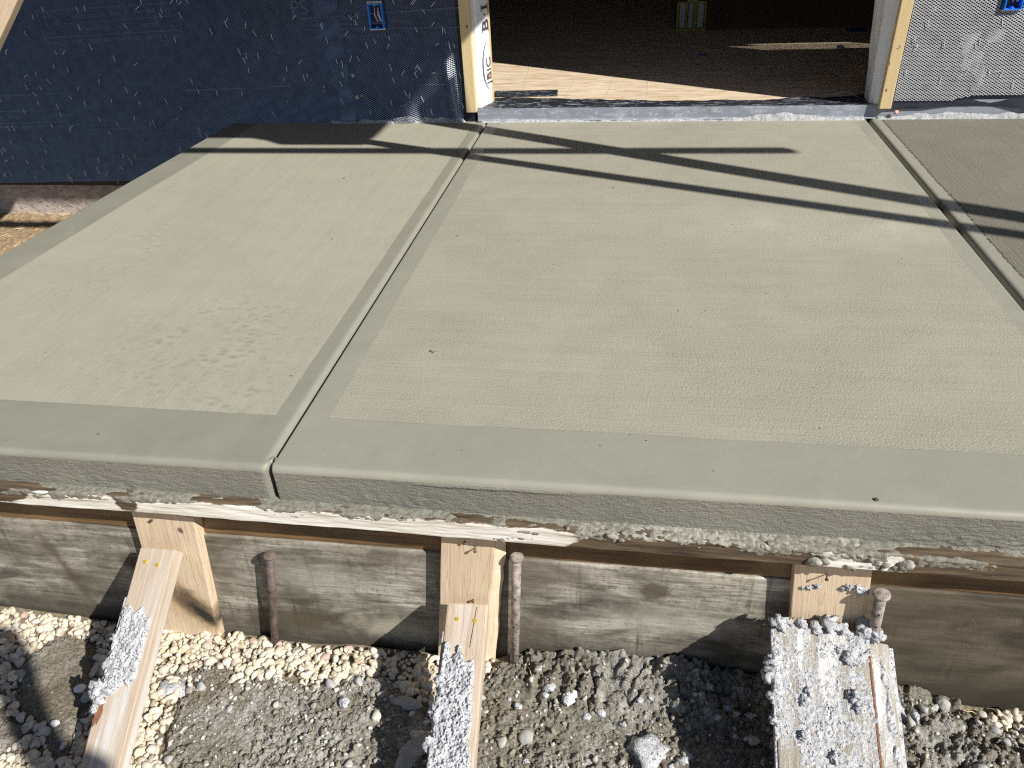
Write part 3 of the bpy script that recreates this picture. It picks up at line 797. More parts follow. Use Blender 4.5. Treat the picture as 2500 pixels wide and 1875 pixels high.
def screw_parts(parent, Mw, pts):
    for (x, y) in pts:
        bm = bmesh.new()
        bmesh.ops.create_cone(bm, cap_ends=True, segments=16, radius1=0.0048, radius2=0.0042, depth=0.0022)
        o = mesh_obj('screw', bm_mesh('screw', bm), M['screw'], parent, Mw @ Matrix.Translation((x, y, 0.0008)))
        mesh_obj('screw_recess', bm_mesh('screw_recess', bevel_box(0.003, 0.003, 0.0008, 0)), M['hole'], o, Mw @ Matrix.Translation((x, y, 0.0019)) @ Matrix.Rotation(0.6, 4, 'Z'))
def dist(a, b): return float(np.linalg.norm(np.array(a) - np.array(b)))
def lift(px, py, Y): return at(px, py, 1, Y)

def stake(tl, tr, br, bl, label, wane=None, extra=0.0, thick=0.026, mat='lumber'):
    TL, TR, BR, BL = (lift(*q, YS) for q in (tl, tr, br, bl))
    o, x, y, z = frame(TL, TR, BL)
    o = o + y * 0.02
    z = x.cross(y)
    L = dist(TL, BL) + 0.02 + extra
    w = (dist(TL, TR) + dist(BL, BR)) / 2
    Mw = mtx(o, x, y, z)
    e = empty('form_stake', tuple(BL)); tag(e, label, 'stake', 'short timber stakes holding the form')
    mesh_obj('stake_board', board_mesh('stake_board', w, L, thick, 0.0025, wane), M[mat], e, Mw)
    return e, Mw, w, L
sl_, Ml, wl, Ll = stake((322, 1256), (467, 1268), (537, 1553), (402, 1539), 'leaning timber stake on the left with a dark knot at its foot', None, 0.0, 0.034, 'stake_l')
sm_, Mm, wm, Lm = stake((1077, 1315), (1228, 1318), (1200, 1626), (1069, 1623), 'rough edged timber stake in the middle beside a pale steel pin', 0.02, 0.03)
sr_, Mr, wr, Lr = stake((1940, 1380), (2137, 1400), (2102, 1525), (1929, 1516), 'wide timber stake on the right flecked with mortar', None, 0.22, 0.026)
# dark scorched knot on the left stake: a patch sunk in its face
def knot(parent, Mw, cx, cy, sx, sy, rot, mat):
    bm = bmesh.new()
    n = 28
    vs = []
    for i in range(n):
        t = i * 2 * math.pi / n
        k = 1 + 0.25 * math.sin(3 * t + 1) + 0.1 * math.sin(7 * t)
        vs.append(bm.verts.new((math.cos(t) * sx * k, math.sin(t) * sy * k, 0)))
    bm.faces.new(vs)
    mesh_obj('knot', bm_mesh('knot', bm), mat, parent, Mw @ Matrix.Translation((cx, cy, 0.0012)) @ Matrix.Rotation(rot, 4, 'Z'))
M['knot'] = mat_wood('dark_knot', (0.1, 0.07, 0.045), (0.19, 0.12, 0.06), (0.02, 0.015, 0.012), stain=(0.03, 0.026, 0.024), stain_amt=0.9)
M['knotsoft'] = mat_wood('brown_heartwood', (0.33, 0.21, 0.1), (0.25, 0.15, 0.07), (0.1, 0.055, 0.03), stain=(0.12, 0.08, 0.05), stain_amt=0.6)
def brace(tl, tr, bl, ybot, thick, label, mat, extra=0.6, wane=None, ytop=-2.478):
    TL = lift(*tl, ytop); TR = lift(*tr, ytop); BL = lift(*bl, ybot)
    o, x, y, z = frame(TL, TR, BL)
    if z.z < 0: z = -z
    w = abs((Vector(TR) - Vector(TL)).dot(x)); L = dist(TL, BL) + extra
    # stop where the board meets the ground
    if y.z > 0.02: L = min(L, (o.z + 0.575) / y.z)
    Mw = mtx(o, x, y, z)
    e = empty('diagonal_brace', tuple(o - y * L)); tag(e, label, 'brace', 'diagonal braces propping the form stakes')
    return e, Mw, w, L, x, y, z
bl_, MBl, wBl, LBl, *_q = brace((343, 1336), (427, 1341), (194, 1875), -2.842, 0.036, 'left two by four brace with mortar splat and two yellow screws', 'brace')
mesh_obj('brace_board', board_mesh('brace_board', wBl, LBl, 0.036, 0.0025), M['brace'], bl_, MBl)
screw_parts(bl_, MBl, [(wBl * 0.25, -0.03), (wBl * 0.62, -0.035)])
knot(bl_, MBl, wBl * 0.12, -0.33, 0.03, 0.006, 1.45, M['redwood'])
bm_, MBm, wBm, LBm, *_q = brace((1093, 1471), (1191, 1481), (1046, 1875), -2.778, 0.036, 'middle brace coated in rough white mortar below two yellow screws', 'brace')
mesh_obj('brace_board', board_mesh('brace_board', wBm, LBm, 0.036, 0.004), M['brace'], bm_, MBm)
screw_parts(bm_, MBm, [(wBm * 0.28, -0.035), (wBm * 0.72, -0.037)])
mesh_obj('split', bm_mesh('split', bevel_box(0.0011, 0.085, 0.0006, 0)), M['hole'], bm_, MBm @ Matrix.Translation((wBm * 0.69, -0.05, 0.0004)) @ Matrix.Rotation(-0.08, 4, 'Z'))
br_, MBr, wBr, LBr, *_q = brace((1887, 1523), (2120, 1541), (1901, 1875), -2.715, 0.045, 'wide old right brace smeared with white mortar and a reddish split line', 'oldbrace')
mesh_obj('brace_board', board_mesh('brace_board', wBr, LBr, 0.045, 0.004), M['oldbrace'], br_, MBr)
# second, lower strip along its right side behind a reddish split
Mst = MBr @ Matrix.Translation((wBr + 0.001, -0.012, -0.004)) @ Matrix.Rotation(0.28, 4, 'Y')
mesh_obj('side_strip', board_mesh('side_strip', 0.04, LBr - 0.012, 0.035, 0.004, None, 0.0, -0.25), M['oldbrace'], br_, Mst)
mesh_obj('split_line', board_mesh('split_line', 0.0042, LBr - 0.05, 0.004, 0.001), M['redwood'], br_, MBr @ Matrix.Translation((wBr - 0.004, -0.03, 0.0012)))

# mortar crust: a lumpy sheet that sinks into the board where there is none
def crust(name, parent, Mw, u0, u1, v0, v1, poly, thick, amp, seed, mat, step=0.0013, bias=0.0, f1=38):
    us = np.arange(u0, u1, step); vs = np.arange(v0, v1, step)
    U, Vv = np.meshgrid(us, vs, indexing='ij')
    d = polydist(U, Vv, poly) + 0.007 * fbm(U, Vv, 45, 4, seed)
    k = sstep(0.0, 0.006, d + bias * fbm(U, Vv, 30, 4, seed + 7))
    wu = U + 0.003 * fbm(U, Vv, 90, 3, seed + 2); wv_ = Vv + 0.003 * fbm(U, Vv, 90, 3, seed + 3)
    c, val = cells(wu, wv_, 85, seed); cb, vb = cells(wu, wv_, 190, seed + 4)
    pop = (0.5 + 0.6 * val) * np.sqrt(np.maximum(0, 1 - (c / 0.75) ** 2)) - 0.35
    pop2 = (0.5 + 0.6 * vb) * np.sqrt(np.maximum(0, 1 - (cb / 0.75) ** 2)) - 0.35
    cp, vp = cells(wu, wv_, 150, seed + 11)
    pit = np.where(vp > 0.5, sstep(0.42, 0.12, cp), 0)
    H = k * (thick + amp * (0.5 * fbm(U, Vv, f1, 5, seed + 1, 0.6) + 0.4 * pop + 0.22 * pop2) - 0.0042 * pit) - 0.003 * (1 - k)
    V = np.stack([U, Vv, H], -1)
    me = from_arrays(name, V.reshape(-1, 3), grid_faces(*U.shape), True)
    return mesh_obj(name, me, mat, parent, Mw)
w = wBl
crust('mortar_crust', bl_, MBl, -0.006, w - 0.008, -0.335, -0.105,
      [(0.0, -0.125), (0.012, -0.118), (0.026, -0.132), (0.046, -0.12), (0.055, -0.142), (w - 0.012, -0.14), (w - 0.01, -0.22), (w - 0.012, -0.255), (w * 0.7, -0.285), (w * 0.55, -0.27), (w * 0.4, -0.3), (0.0, -0.315), (-0.004, -0.2)],
      0.005, 0.009, 101, M['mortar'])
w = wBm
crust('mortar_crust', bm_, MBm, -0.004, w - 0.004, -0.42, -0.06,
      [(0.0, -0.09), (0.01, -0.08), (0.02, -0.11), (0.035, -0.085), (0.05, -0.12), (w - 0.016, -0.11), (w - 0.013, -0.2), (w - 0.008, -0.3), (w - 0.012, -0.385), (w * 0.5, -0.4), (-0.004, -0.39), (-0.004, -0.2)],
      0.007, 0.015, 131, M['mortar'])
w = wBr
crust('mortar_crust', br_, MBr, -0.004, w + 0.002, -0.46, 0.004,
      [(-0.004, 0.004), (w + 0.002, 0.004), (w + 0.002, -0.46), (-0.004, -0.46)], 0.0002, 0.0038, 161, M['mortar'], 0.0016, 0.085, 30)
crust('mortar_crust', br_, Mst, 0.008, 0.05, -0.42, -0.005,
      [(0.015, -0.01), (0.036, -0.05), (0.048, -0.42), (0.036, -0.42), (0.016, -0.15)], 0.003, 0.007, 181, M['mortar'], 0.0018, 0.01, 60)
def clods(parent, Mw, spots, mat, seed):
    for k, (x, y, r) in enumerate(spots):
        mesh_obj('mortar_clod', bm_mesh('mortar_clod', blob(r, seed + k, 3, (1.15, 1.0, 0.7), 0.75, 2.3), True), mat, parent,
                 Mw @ Matrix.Translation((x, y, r * 0.25)) @ Matrix.Rotation(random.uniform(0, 6), 4, 'Z'))
clods(bl_, MBl, [(-0.006, -0.285, 0.013), (0.0, -0.305, 0.012), (-0.012, -0.3, 0.009), (-0.004, -0.325, 0.008), (0.004, -0.135, 0.006), (0.0, -0.19, 0.008), (-0.002, -0.24, 0.008)], M['mortar'], 700)
clods(bm_, MBm, [(0.0, -0.16, 0.009), (-0.003, -0.28, 0.012), (-0.003, -0.35, 0.016), (0.02, -0.37, 0.015), (0.05, -0.38, 0.012), (0.035, -0.13, 0.008), (0.01, -0.1, 0.007), (0.0, -0.22, 0.01), (0.06, -0.13, 0.006)], M['mortar'], 730)
clods(br_, MBr, [(0.012, 0.0, 0.013), (0.03, 0.004, 0.009), (0.055, 0.006, 0.009), (0.08, -0.002, 0.01), (0.105, 0.012, 0.015), (0.13, 0.004, 0.01), (wBr - 0.006, 0.006, 0.014), (wBr + 0.012, -0.004, 0.012), (-0.003, -0.07, 0.012), (-0.006, -0.1, 0.013), (-0.004, -0.14, 0.01), (-0.004, -0.18, 0.009), (0.14, -0.05, 0.012), (0.145, -0.12, 0.012), (0.148, -0.14, 0.01), (0.05, -0.14, 0.008), (0.06, -0.12, 0.006), (0.045, -0.2, 0.008), (0.1, -0.23, 0.009), (0.12, -0.04, 0.006)], M['mortar'], 760)
clods(sr_, Mr, [(0.045, -0.075, 0.006), (0.03, -0.078, 0.005), (0.1, -0.075, 0.007), (0.115, -0.078, 0.008), (0.125, -0.085, 0.01), (0.09, -0.08, 0.005), (0.018, -0.08, 0.004)], M['mortar'], 800)

def nail(parent, px, py, dirv, L):
    A = np.array(lift(px, py, YS - 0.001)); B = A + np.array(dirv) * L
    mesh_obj('nail', bm_mesh('nail', tube([A, B], [0.0016, 0.0016], 8), True), M['rust'], parent)
    mesh_obj('nail_head', bm_mesh('nail_head', tube([B, B + np.array(dirv) * 0.0012], [0.0036, 0.0036], 10), True), M['rust'], parent)
nail(sm_, 1160, 1338, (0.15, -0.9, 0.2), 0.012); nail(sm_, 1135, 1322, (0, -1, 0.1), 0.006); nail(sm_, 1155, 1464, (0.1, -1, 0.1), 0.005)
nail(sr_, 2019, 1402, (-0.2, -0.9, 0.1), 0.016); nail(sl_, 372, 1268, (0, -1, 0), 0.003)
# steel form pins
def pin(hx, hy, bx, by, r, label, mat, yy=-2.455, length=0.06):
    H = lift(hx, hy, yy); B = lift(bx, by, yy)
    dv = (B - H); Bx = B + dv / np.linalg.norm(dv) * length
    e = empty('form_pin', tuple(B)); tag(e, label, 'steel pin', 'steel form pins driven beside the stakes')
    mesh_obj('shaft', bm_mesh('shaft', tube([H, H * 0.6 + Bx * 0.4, Bx], [r * 0.97, r, r], 18), True), mat, e)
    u = -dv / np.linalg.norm(dv)
    hd = tube([H - u * 0.004, H + u * 0.001, H + u * 0.004, H + u * 0.0055], [r * 1.2, r * 1.5, r * 1.46, r * 1.2], 20)
    mesh_obj('pin_head', bm_mesh('pin_head', hd, True), mat, e)
    for f in (0.35, 0.62, 0.85):
        q = H + dv * f
        bm = bmesh.new(); bmesh.ops.create_cone(bm, cap_ends=True, segments=10, radius1=0.0024, radius2=0.0024, depth=0.001)
        mesh_obj('nail_hole', bm_mesh('nail_hole', bm), M['hole'], e, Matrix.Translation((q[0] - 0.001, q[1] - r * 0.99, q[2])) @ Matrix.Rotation(math.pi / 2, 4, 'X'))
pin(658, 1358, 673, 1575, 0.0092, 'rusty steel pin standing alone between the left and middle stakes', M['rust'])
pin(1262, 1362, 1256, 1612, 0.0096, 'pale dusty steel pin tight against the middle stake', M['rustpale'])
pin(2152, 1453, 2128, 1560, 0.0108, 'leaning steel pin with a broad head by the right stake', M['rustpale'], -2.475)

# ------------------------------------------------------------------ ground in front of the form
GX0, GX1, GY0, GY1 = -1.5, 2.2, -3.15, -2.436
ZG = -0.56
def gp(*pts): return [tuple(at(px, py, 2, ZG)[:2]) for px, py in pts]
MUD = [gp((88, 1592), (130, 1556), (205, 1560), (235, 1600), (228, 1700), (182, 1835), (140, 1850), (60, 1730), (50, 1640)),
       gp((438, 1640), (500, 1618), (590, 1648), (700, 1655), (770, 1662), (930, 1665), (985, 1700), (1060, 1760), (1060, 2050), (400, 2050), (392, 1780), (420, 1730), (470, 1690)),
       gp((1205, 1640), (1260, 1560), (1500, 1500), (1900, 1500), (1960, 2050), (1000, 2050), (1060, 1760)),
       gp((1880, 1600), (2180, 1620), (2330, 1695), (2380, 1760), (2520, 1800), (2700, 2050), (1900, 2050)),
       gp((-500, 1760), (0, 1740), (40, 1790), (20, 1850), (-60, 1900), (-500, 1950))]
gx = np.arange(GX0, GX1, 0.0026); gy = np.arange(GY0, GY1, 0.0026)
GXg, GYg = np.meshgrid(gx, gy, indexing='ij')
def mud_field(X, Y):
    wx = X + 0.035 * fbm(X, Y, 16, 5, 11, 0.6); wy = Y + 0.035 * fbm(X, Y, 16, 5, 12, 0.6)
    d = np.full(X.shape, -9.0)
    for q in MUD: d = np.maximum(d, polydist(wx, wy, q))
    return d
def rise(X, Y):
    """height of the bank against the form"""
    b = 0.052 * sstep(0.36, 0.62, X) * sstep(1.12, 0.8, X) * sstep(-2.6, -2.44, Y)
    b += 0.035 * sstep(1.1, 1.2, X) * sstep(1.45, 1.25, X) * sstep(-2.56, -2.44, Y)
    b += 0.02 * sstep(-0.5, -0.9, X) * sstep(-2.6, -2.44, Y)
    return b + 0.012 * fbm(X, Y, 5, 3, 14)
dm = mud_field(GXg, GYg)
mk = sstep(-0.004, 0.022, dm)
c1, v1 = cells(GXg + 0.01 * fbm(GXg, GYg, 30, 2, 16), GYg + 0.01 * fbm(GXg, GYg, 30, 2, 17), 42, 18)
c2, v2 = cells(GXg + 0.005 * fbm(GXg, GYg, 60, 2, 26), GYg + 0.005 * fbm(GXg, GYg, 60, 2, 27), 95, 28)
smoothM = sstep(0.0, 0.05, polydist(GXg, GYg, MUD[0]))           # the smooth flat dollop on the left
clod = sstep(0.4, 0.55, GXg) * sstep(1.02, 0.9, GXg) * sstep(-2.6, -2.5, GYg) + sstep(1.1, 1.2, GXg) * 0.8
rough = 0.003 + 0.02 * clod
Hm = 0.007 * mk + mk * (1 - 0.75 * smoothM) * (rough * (0.9 * fbm(GXg, GYg, 26, 5, 19, 0.6) + 0.55 * (0.5 - c1)) + (0.0018 + 0.004 * clod) * (0.5 - c2) + 0.009 * fbm(GXg, GYg, 70, 4, 31, 0.75) * (0.35 + sstep(-0.2, 0.25, fbm(GXg, GYg, 12, 3, 32))))
Hm += mk * smoothM * 0.006 * fbm(GXg, GYg, 20, 4, 33)
# crack between the lumps in the bank
ridge = np.abs(fbm(GXg, GYg, 15, 3, 35))
Hm -= 0.022 * clod * mk * sstep(0.06, 0.0, ridge)
GZ = ZG + rise(GXg, GYg) + Hm - 0.006 * (1 - mk)
edgef = np.minimum.reduce([sstep(GX0, GX0 + 0.1, GXg), sstep(GX1, GX1 - 0.1, GXg), sstep(GY0, GY0 + 0.1, GYg)])
GZ = GZ * edgef + (1 - edgef) * (-0.66)
pale = sstep(-0.08, 0.25, fbm(GXg, GYg, 8, 4, 36)) * (1 - 0.9 * smoothM)
pale = np.clip(pale * (0.5 + 0.9 * sstep(0.0, 0.3, fbm(GXg, GYg, 45, 4, 37))), 0, 1)
brown = sstep(0.05, 0.35, fbm(GXg, GYg, 6, 3, 38))
colm = np.array([0.265, 0.246, 0.203])[None, None] * np.ones(GXg.shape + (1,))
colm = colm * (1 - brown[..., None] * 0.5) + np.array([0.19, 0.145, 0.1]) * brown[..., None] * 0.5
colm = colm * (1 - 0.75 * pale[..., None]) + np.array([0.48, 0.47, 0.45]) * 0.75 * pale[..., None]
colm = colm * (1 - 0.15 * clod[..., None] * sstep(-2.62, -2.5, GYg)[..., None])
cg = np.array([0.3, 0.25, 0.18])
colm = colm * mk[..., None] + cg * (1 - mk[..., None])
gme = from_arrays('mud', np.stack([GXg, GYg, GZ], -1).reshape(-1, 3), grid_faces(*GXg.shape), True)
set_col(gme, colm.reshape(-1, 3))
tag(mesh_obj('mud', gme, M['ground']), kind='structure')
def gz(x, y):
    i = int(np.clip((x - GX0) / 0.0026, 0, len(gx) - 1)); j = int(np.clip((y - GY0) / 0.0026, 0, len(gy) - 1))
    return float(GZ[i, j])

# pebbles: one mass of small river stones
def ico(sub):
    bm = bmesh.new(); bmesh.ops.create_icosphere(bm, subdivisions=sub, radius=1)
    bm.verts.ensure_lookup_table()
    V = np.array([v.co[:] for v in bm.verts]); F = np.array([[v.index for v in f.verts] for f in bm.faces]); bm.free()
    return V, F
IVH, IFH = ico(2)
IVL, IFL = ico(1)
def stone_variants(n, IV):
    out = []
    for k in range(n):
        V = IV.copy()
        for _ in range(8):                                # a few flattened facets
            d = RNG.normal(size=3); d /= np.linalg.norm(d); lim = RNG.uniform(0.42, 0.78)
            e = np.maximum(0, V @ d - lim); V -= e[:, None] * d * 0.85
        V *= 1 + 0.12 * np.sin(V[:, [1]] * 2.3 + k) * np.cos(V[:, [0]] * 1.9 + k * 2)
        out.append(V)
    return out
SVH = stone_variants(14, IVH)
SVL = stone_variants(14, IVL)
def rotm():
    q = RNG.normal(size=4); q /= np.linalg.norm(q); a, b, c, d = q
    return np.array([[1 - 2 * (c * c + d * d), 2 * (b * c - a * d), 2 * (b * d + a * c)], [2 * (b * c + a * d), 1 - 2 * (b * b + d * d), 2 * (c * d - a * b)], [2 * (b * d - a * c), 2 * (c * d + a * b), 1 - 2 * (b * b + c * c)]])
def pebble_mass(name, pts, mat, lo=False):
    Vs, Fs, Cs = [], [], []
    SV, IV, IF = (SVL, IVL, IFL) if lo else (SVH, IVH, IFH)
    for k, (x, y, z, r, col) in enumerate(pts):
        s = np.array([RNG.uniform(1.0, 1.45), RNG.uniform(0.8, 1.05), RNG.uniform(0.6, 0.85)]) * r
        a = RNG.uniform(0, 6.283); ti = RNG.normal(size=2) * 0.35
        Rz = np.array([[math.cos(a), -math.sin(a), 0], [math.sin(a), math.cos(a), 0], [0, 0, 1]])
        Rx = np.array([[1, 0, ti[0]], [0, 1, ti[1]], [-ti[0], -ti[1], 1]])
        V = (SV[k % 14] * s) @ Rz.T @ Rx.T + np.array([x, y, z])
        Vs.append(V); Fs.append(IF + len(IV) * k); Cs.append(np.tile(col, (len(IV), 1)))
    me = from_arrays(name, np.concatenate(Vs), np.concatenate(Fs), True)
    set_col(me, np.concatenate(Cs))
    return tag(mesh_obj(name, me, mat), kind='stuff')
def pebcol(dust=0.0):
    b = np.array([0.68, 0.605, 0.475]); q = RNG.uniform()
    if q < 0.18: b = np.array([0.62, 0.53, 0.4])
    elif q < 0.3: b = np.array([0.6, 0.56, 0.48])
    elif q < 0.36: b = np.array([0.44, 0.33, 0.26])
    b = b * RNG.uniform(0.85, 1.15)
    return b * (1 - dust) + np.array([0.55, 0.55, 0.55]) * dust
pts = []
for lay in range(3):
    step = (0.0195, 0.0175, 0.0155)[lay]
    xx = np.arange(-1.0, 1.75, step); yy = np.arange(-2.95, -2.445, step)
    PX, PY = np.meshgrid(xx, yy, indexing='ij')
    PX = (PX + RNG.uniform(-0.6, 0.6, PX.shape) * step).ravel(); PY = (PY + RNG.uniform(-0.6, 0.6, PY.shape) * step).ravel()
    DM = mud_field(PX, PY); wh = fbm(PX, PY, 7, 3, 44)
    for x, y, d, q in zip(PX, PY, DM, wh):
        if y > -2.45: continue
        if d > -0.002 and (x > 0.42 or x < -0.47 or RNG.uniform() > 0.5 * math.exp(-(d + 0.002) / 0.014)): continue
        r = RNG.choice([RNG.uniform(0.006, 0.0105), RNG.uniform(0.0105, 0.0175)], p=[0.65, 0.35]) * (0.93, 0.86, 0.66)[lay]
        dust = float(np.clip((d + 0.025) / 0.03, 0, 1)) * 0.5 + 0.35 * max(0, q)
        pts.append((x, y, gz(x, y) + ((0.0, 0.005, 0.011)[lay] if d < 0 else -0.3 * r) + r * 0.25, r, pebcol(min(1, dust))))
pebble_mass('gravel', pts, M['pebble'])
# stones and crumbs lying in the mud
pts2 = []
wz = gp((690, 1810), (760, 1900), (560, 1900), (600, 1790))
CX = RNG.uniform(-0.95, 1.65, 26000); CY = RNG.uniform(-2.92, -2.46, 26000)
CD = mud_field(CX, CY); CS = polydist(CX, CY, MUD[0]); CN = 0.3 + 0.9 * np.maximum(0, fbm(CX, CY, 9, 3, 36) + 0.1)
keep = (CD >= 0) & ((CS < 0) | (RNG.uniform(size=26000) > 0.96)) & (RNG.uniform(size=26000) < CN)
for x, y in zip(CX[keep], CY[keep]):
    big = RNG.uniform() < 0.016
    r = RNG.uniform(0.007, 0.012) if big else 0.0012 + 0.0042 * RNG.uniform() ** 2.2
    if r < 0.0055 and RNG.uniform() < 0.62:
        cc = np.array([0.2, 0.183, 0.148]) * RNG.uniform(0.7, 1.6)
        r *= 1.25
    else:
        cc = pebcol(RNG.uniform(0.6, 1.0)) * (0.9 if r < 0.0055 else 0.75)
    pts2.append((x, y, gz(x, y) + r * 0.25, r, cc))
pebble_mass('loose_stones', [q for q in pts2 if q[3] > 0.0048], M['pebble'])
pebble_mass('crumbs', [q for q in pts2 if q[3] <= 0.0048], M['pebble'], True)

# single things lying on the ground
def ground_blob(name, px, py, r, sq, mat, label, cat, seed, group=None, sub=3, amp=0.35, rz=0.0, sink=0.3):
    x, y = at(px, py, 2, ZG + 0.02)[:2]
    z = gz(x, y)
    o = mesh_obj(name, bm_mesh(name, blob(r, seed, sub, sq, amp, 1.8), True), mat, None, Matrix.Translation((x, y, z + r * sq[2] * sink)) @ Matrix.Rotation(rz, 4, 'Z'))
    return tag(o, label, cat, group)
ground_blob('stone', 1284, 1788, 0.017, (1, 1, 0.75), M['stone'], 'round grey stone on the mud right of the middle brace', 'stone', 11, amp=0.12)
ground_blob('stone', 840, 1714, 0.012, (0.9, 1.1, 0.9), M['mortar'], 'white dusty stone on the mud left of the middle brace shadow', 'stone', 12)
ground_blob('mortar_slab', 1000, 1830, 0.034, (0.62, 1.55, 0.28), M['stone'], 'long flat grey mortar piece in the shadow of the middle brace', 'mortar piece', 13, rz=-0.3, amp=0.25)
ground_blob('mortar_slab', 995, 1714, 0.022, (1.5, 0.6, 0.5), M['stone'], 'narrow grey mortar piece among the shaded gravel', 'mortar piece', 14, amp=0.3, rz=-0.1)
ground_blob('mortar_slab', 1045, 1640, 0.02, (1.3, 0.75, 0.5), M['stone'], 'pale grey mortar flake wedged beside the top of the middle brace', 'mortar piece', 15, amp=0.3)
ground_blob('mortar_lump', 2190, 1728, 0.021, (0.75, 1.5, 0.8), M['mortar'], 'long rough white mortar lump beside the right brace', 'mortar lump', 16, amp=0.5, rz=0.35)
ground_blob('mortar_lump', 2228, 1752, 0.013, (0.8, 1.2, 0.8), M['mortar'], 'small rough mortar lump next to the long white one', 'mortar lump', 17, amp=0.5)
ground_blob('stone', 2302, 1716, 0.015, (1, 1.1, 0.8), M['stone'], 'angular grey stone against the dark form board', 'stone', 18, amp=0.3)
ground_blob('mortar_lump', 410, 1672, 0.026, (1.3, 0.9, 0.6), M['mortar'], 'large white mortar lump in the gravel right of the left brace', 'mortar lump', 19, amp=0.5)
ground_blob('mortar_lump', 1585, 1830, 0.028, (1.2, 1.3, 0.5), M['mortar'], 'crumbling white mortar heap on the mud between middle and right braces', 'mortar lump', 20, amp=0.6)
ground_blob('stone', 205, 1540, 0.012, (1.2, 1.1, 0.7), M['spill'], 'flat brown pebble on cream gravel at the left board', 'stone', 21, amp=0.2)
ground_blob('stone', 192, 1678, 0.011, (1.1, 1, 0.8), M['pebble'] if False else M['white'], 'cream pebble on the smooth grey cement dollop', 'stone', 22, amp=0.2)
ground_blob('stone', 210, 1697, 0.012, (1, 1.1, 0.8), M['stone'], 'shaded pebble beside the left brace on the cement dollop', 'stone', 23, amp=0.2)
ground_blob('stone', 130, 1759, 0.009, (1.2, 0.8, 0.8), M['white'], 'white pebble low on the grey cement dollop', 'stone', 24, amp=0.2)
ground_blob('stone', 25, 1598, 0.013, (1.3, 0.9, 0.8), M['stone'], 'grey oval pebble in the shadow at the left edge', 'stone', 25, amp=0.15)
ground_blob('stone', 40, 1640, 0.015, (1.2, 0.9, 0.8), M['stone'], 'biggest grey pebble in the shadow at the left edge', 'stone', 26, amp=0.15)
for k in range(26):
    px = random.uniform(1230, 1840); py = random.uniform(1660, 1870)
    ground_blob('mortar_crumb', px, py, random.uniform(0.005, 0.011), (1.1, 0.9, 0.7), M['mortar'], 'small pale mortar crumb on the mud between middle and right braces', 'mortar crumb', 40 + k, 'mortar crumbs on the mud', 2, 0.6)
# folded white shard
bm = bmesh.new()
x, y = at(1392, 1706, 2, ZG + 0.02)[:2]; z = gz(x, y)
pv = [(-0.018, 0.005, 0.004), (-0.002, 0.016, 0.014), (0.014, 0.012, 0.016), (0.016, -0.004, 0.006), (-0.004, -0.018, 0.003)]
top = [bm.verts.new((x + a, y + b, z + c + 0.004)) for a, b, c in pv]; bot = [bm.verts.new((x + a, y + b, z + c + 0.0025)) for a, b, c in pv]
for t in ((0, 4, 1), (1, 4, 3), (1, 3, 2)):
    bm.faces.new([top[i] for i in t]); bm.faces.new([bot[i] for i in t][::-1])
for i in range(5): bm.faces.new((top[i], bot[i], bot[(i + 1) % 5], top[(i + 1) % 5]))
bmesh.ops.recalc_face_normals(bm, faces=bm.faces[:])
tag(mesh_obj('plastic_shard', bm_mesh('plastic_shard', bm), M['white']), 'bright white angular shard on the mud near the middle pin', 'shard')
# twigs
def twig(a, b, r, label):
    A = at(*a, 2, ZG + 0.03); B = at(*b, 2, ZG + 0.03)
    A[2] = gz(A[0], A[1]) + 0.004; B[2] = gz(B[0], B[1]) + 0.004
    Mi = (A + B) / 2 + np.array([0.001, 0.002, 0.003])
    tag(mesh_obj('straw', bm_mesh('straw', tube([A, Mi, B], [r, r, r * 0.6], 6), True), M['straw']), label, 'straw')
twig((1288, 1628), (1297, 1650), 0.0011, 'short straw on the mud beside the middle pin')
twig((1325, 1683), (1350, 1672), 0.0011, 'pale splinter on the mud above the white shard')
twig((2280, 1835), (2292, 1805), 0.0011, 'bent straw on the mud right of the right brace')
twig((2362, 1729), (2395, 1724), 0.001, 'thin straw poking out under the dark form board')

# ------------------------------------------------------------------ far ground and the soil by the house
gm = from_arrays('ground', [(-60, -60, -0.64), (60, -60, -0.64), (60, 0.03, -0.64), (-60, 0.03, -0.64)], [[0, 1, 2, 3]], False)
tag(mesh_obj('ground', gm, M['soil']), kind='structure')
sx = np.arange(-3.6, -1.2, 0.008); sy = np.arange(-2.4, 0.1, 0.008)
SX, SY = np.meshgrid(sx, sy, indexing='ij')
SZ = -0.487 - 0.07 * sstep(-1.2, -2.35, SY) + 0.012 * fbm(SX, SY, 7, 4, 80) + 0.01 * fbm(SX, SY, 45, 4, 81) - 0.012 * sstep(-0.02, 0.0, SY) + 0.02 * sstep(-0.12, 0.0, SY)
tag(mesh_obj('soil', from_arrays('soil', np.stack([SX, SY, SZ], -1).reshape(-1, 3), grid_faces(*SX.shape), True), M['soil']), kind='structure')
items = []
for k in range(420):
    x = random.uniform(-2.6, -1.3); y = random.uniform(-1.7, -0.04)
    i = int((x + 3.6) / 0.008); j = int((y + 2.4) / 0.008)
    a = random.uniform(0, 6.28); b = random.uniform(-0.3, 0.3)
    ax = np.array([[math.cos(a), math.sin(a), b], [-math.sin(a), math.cos(a), 0], [0, 0, 1]])
    items.append(((x, y, SZ[i, j] + 0.004), (random.uniform(0.012, 0.05), random.uniform(0.002, 0.004), 0.002), ax))
tag(mesh_obj('straw_litter', boxes_mesh('straw_litter', items), M['straw']), kind='stuff')

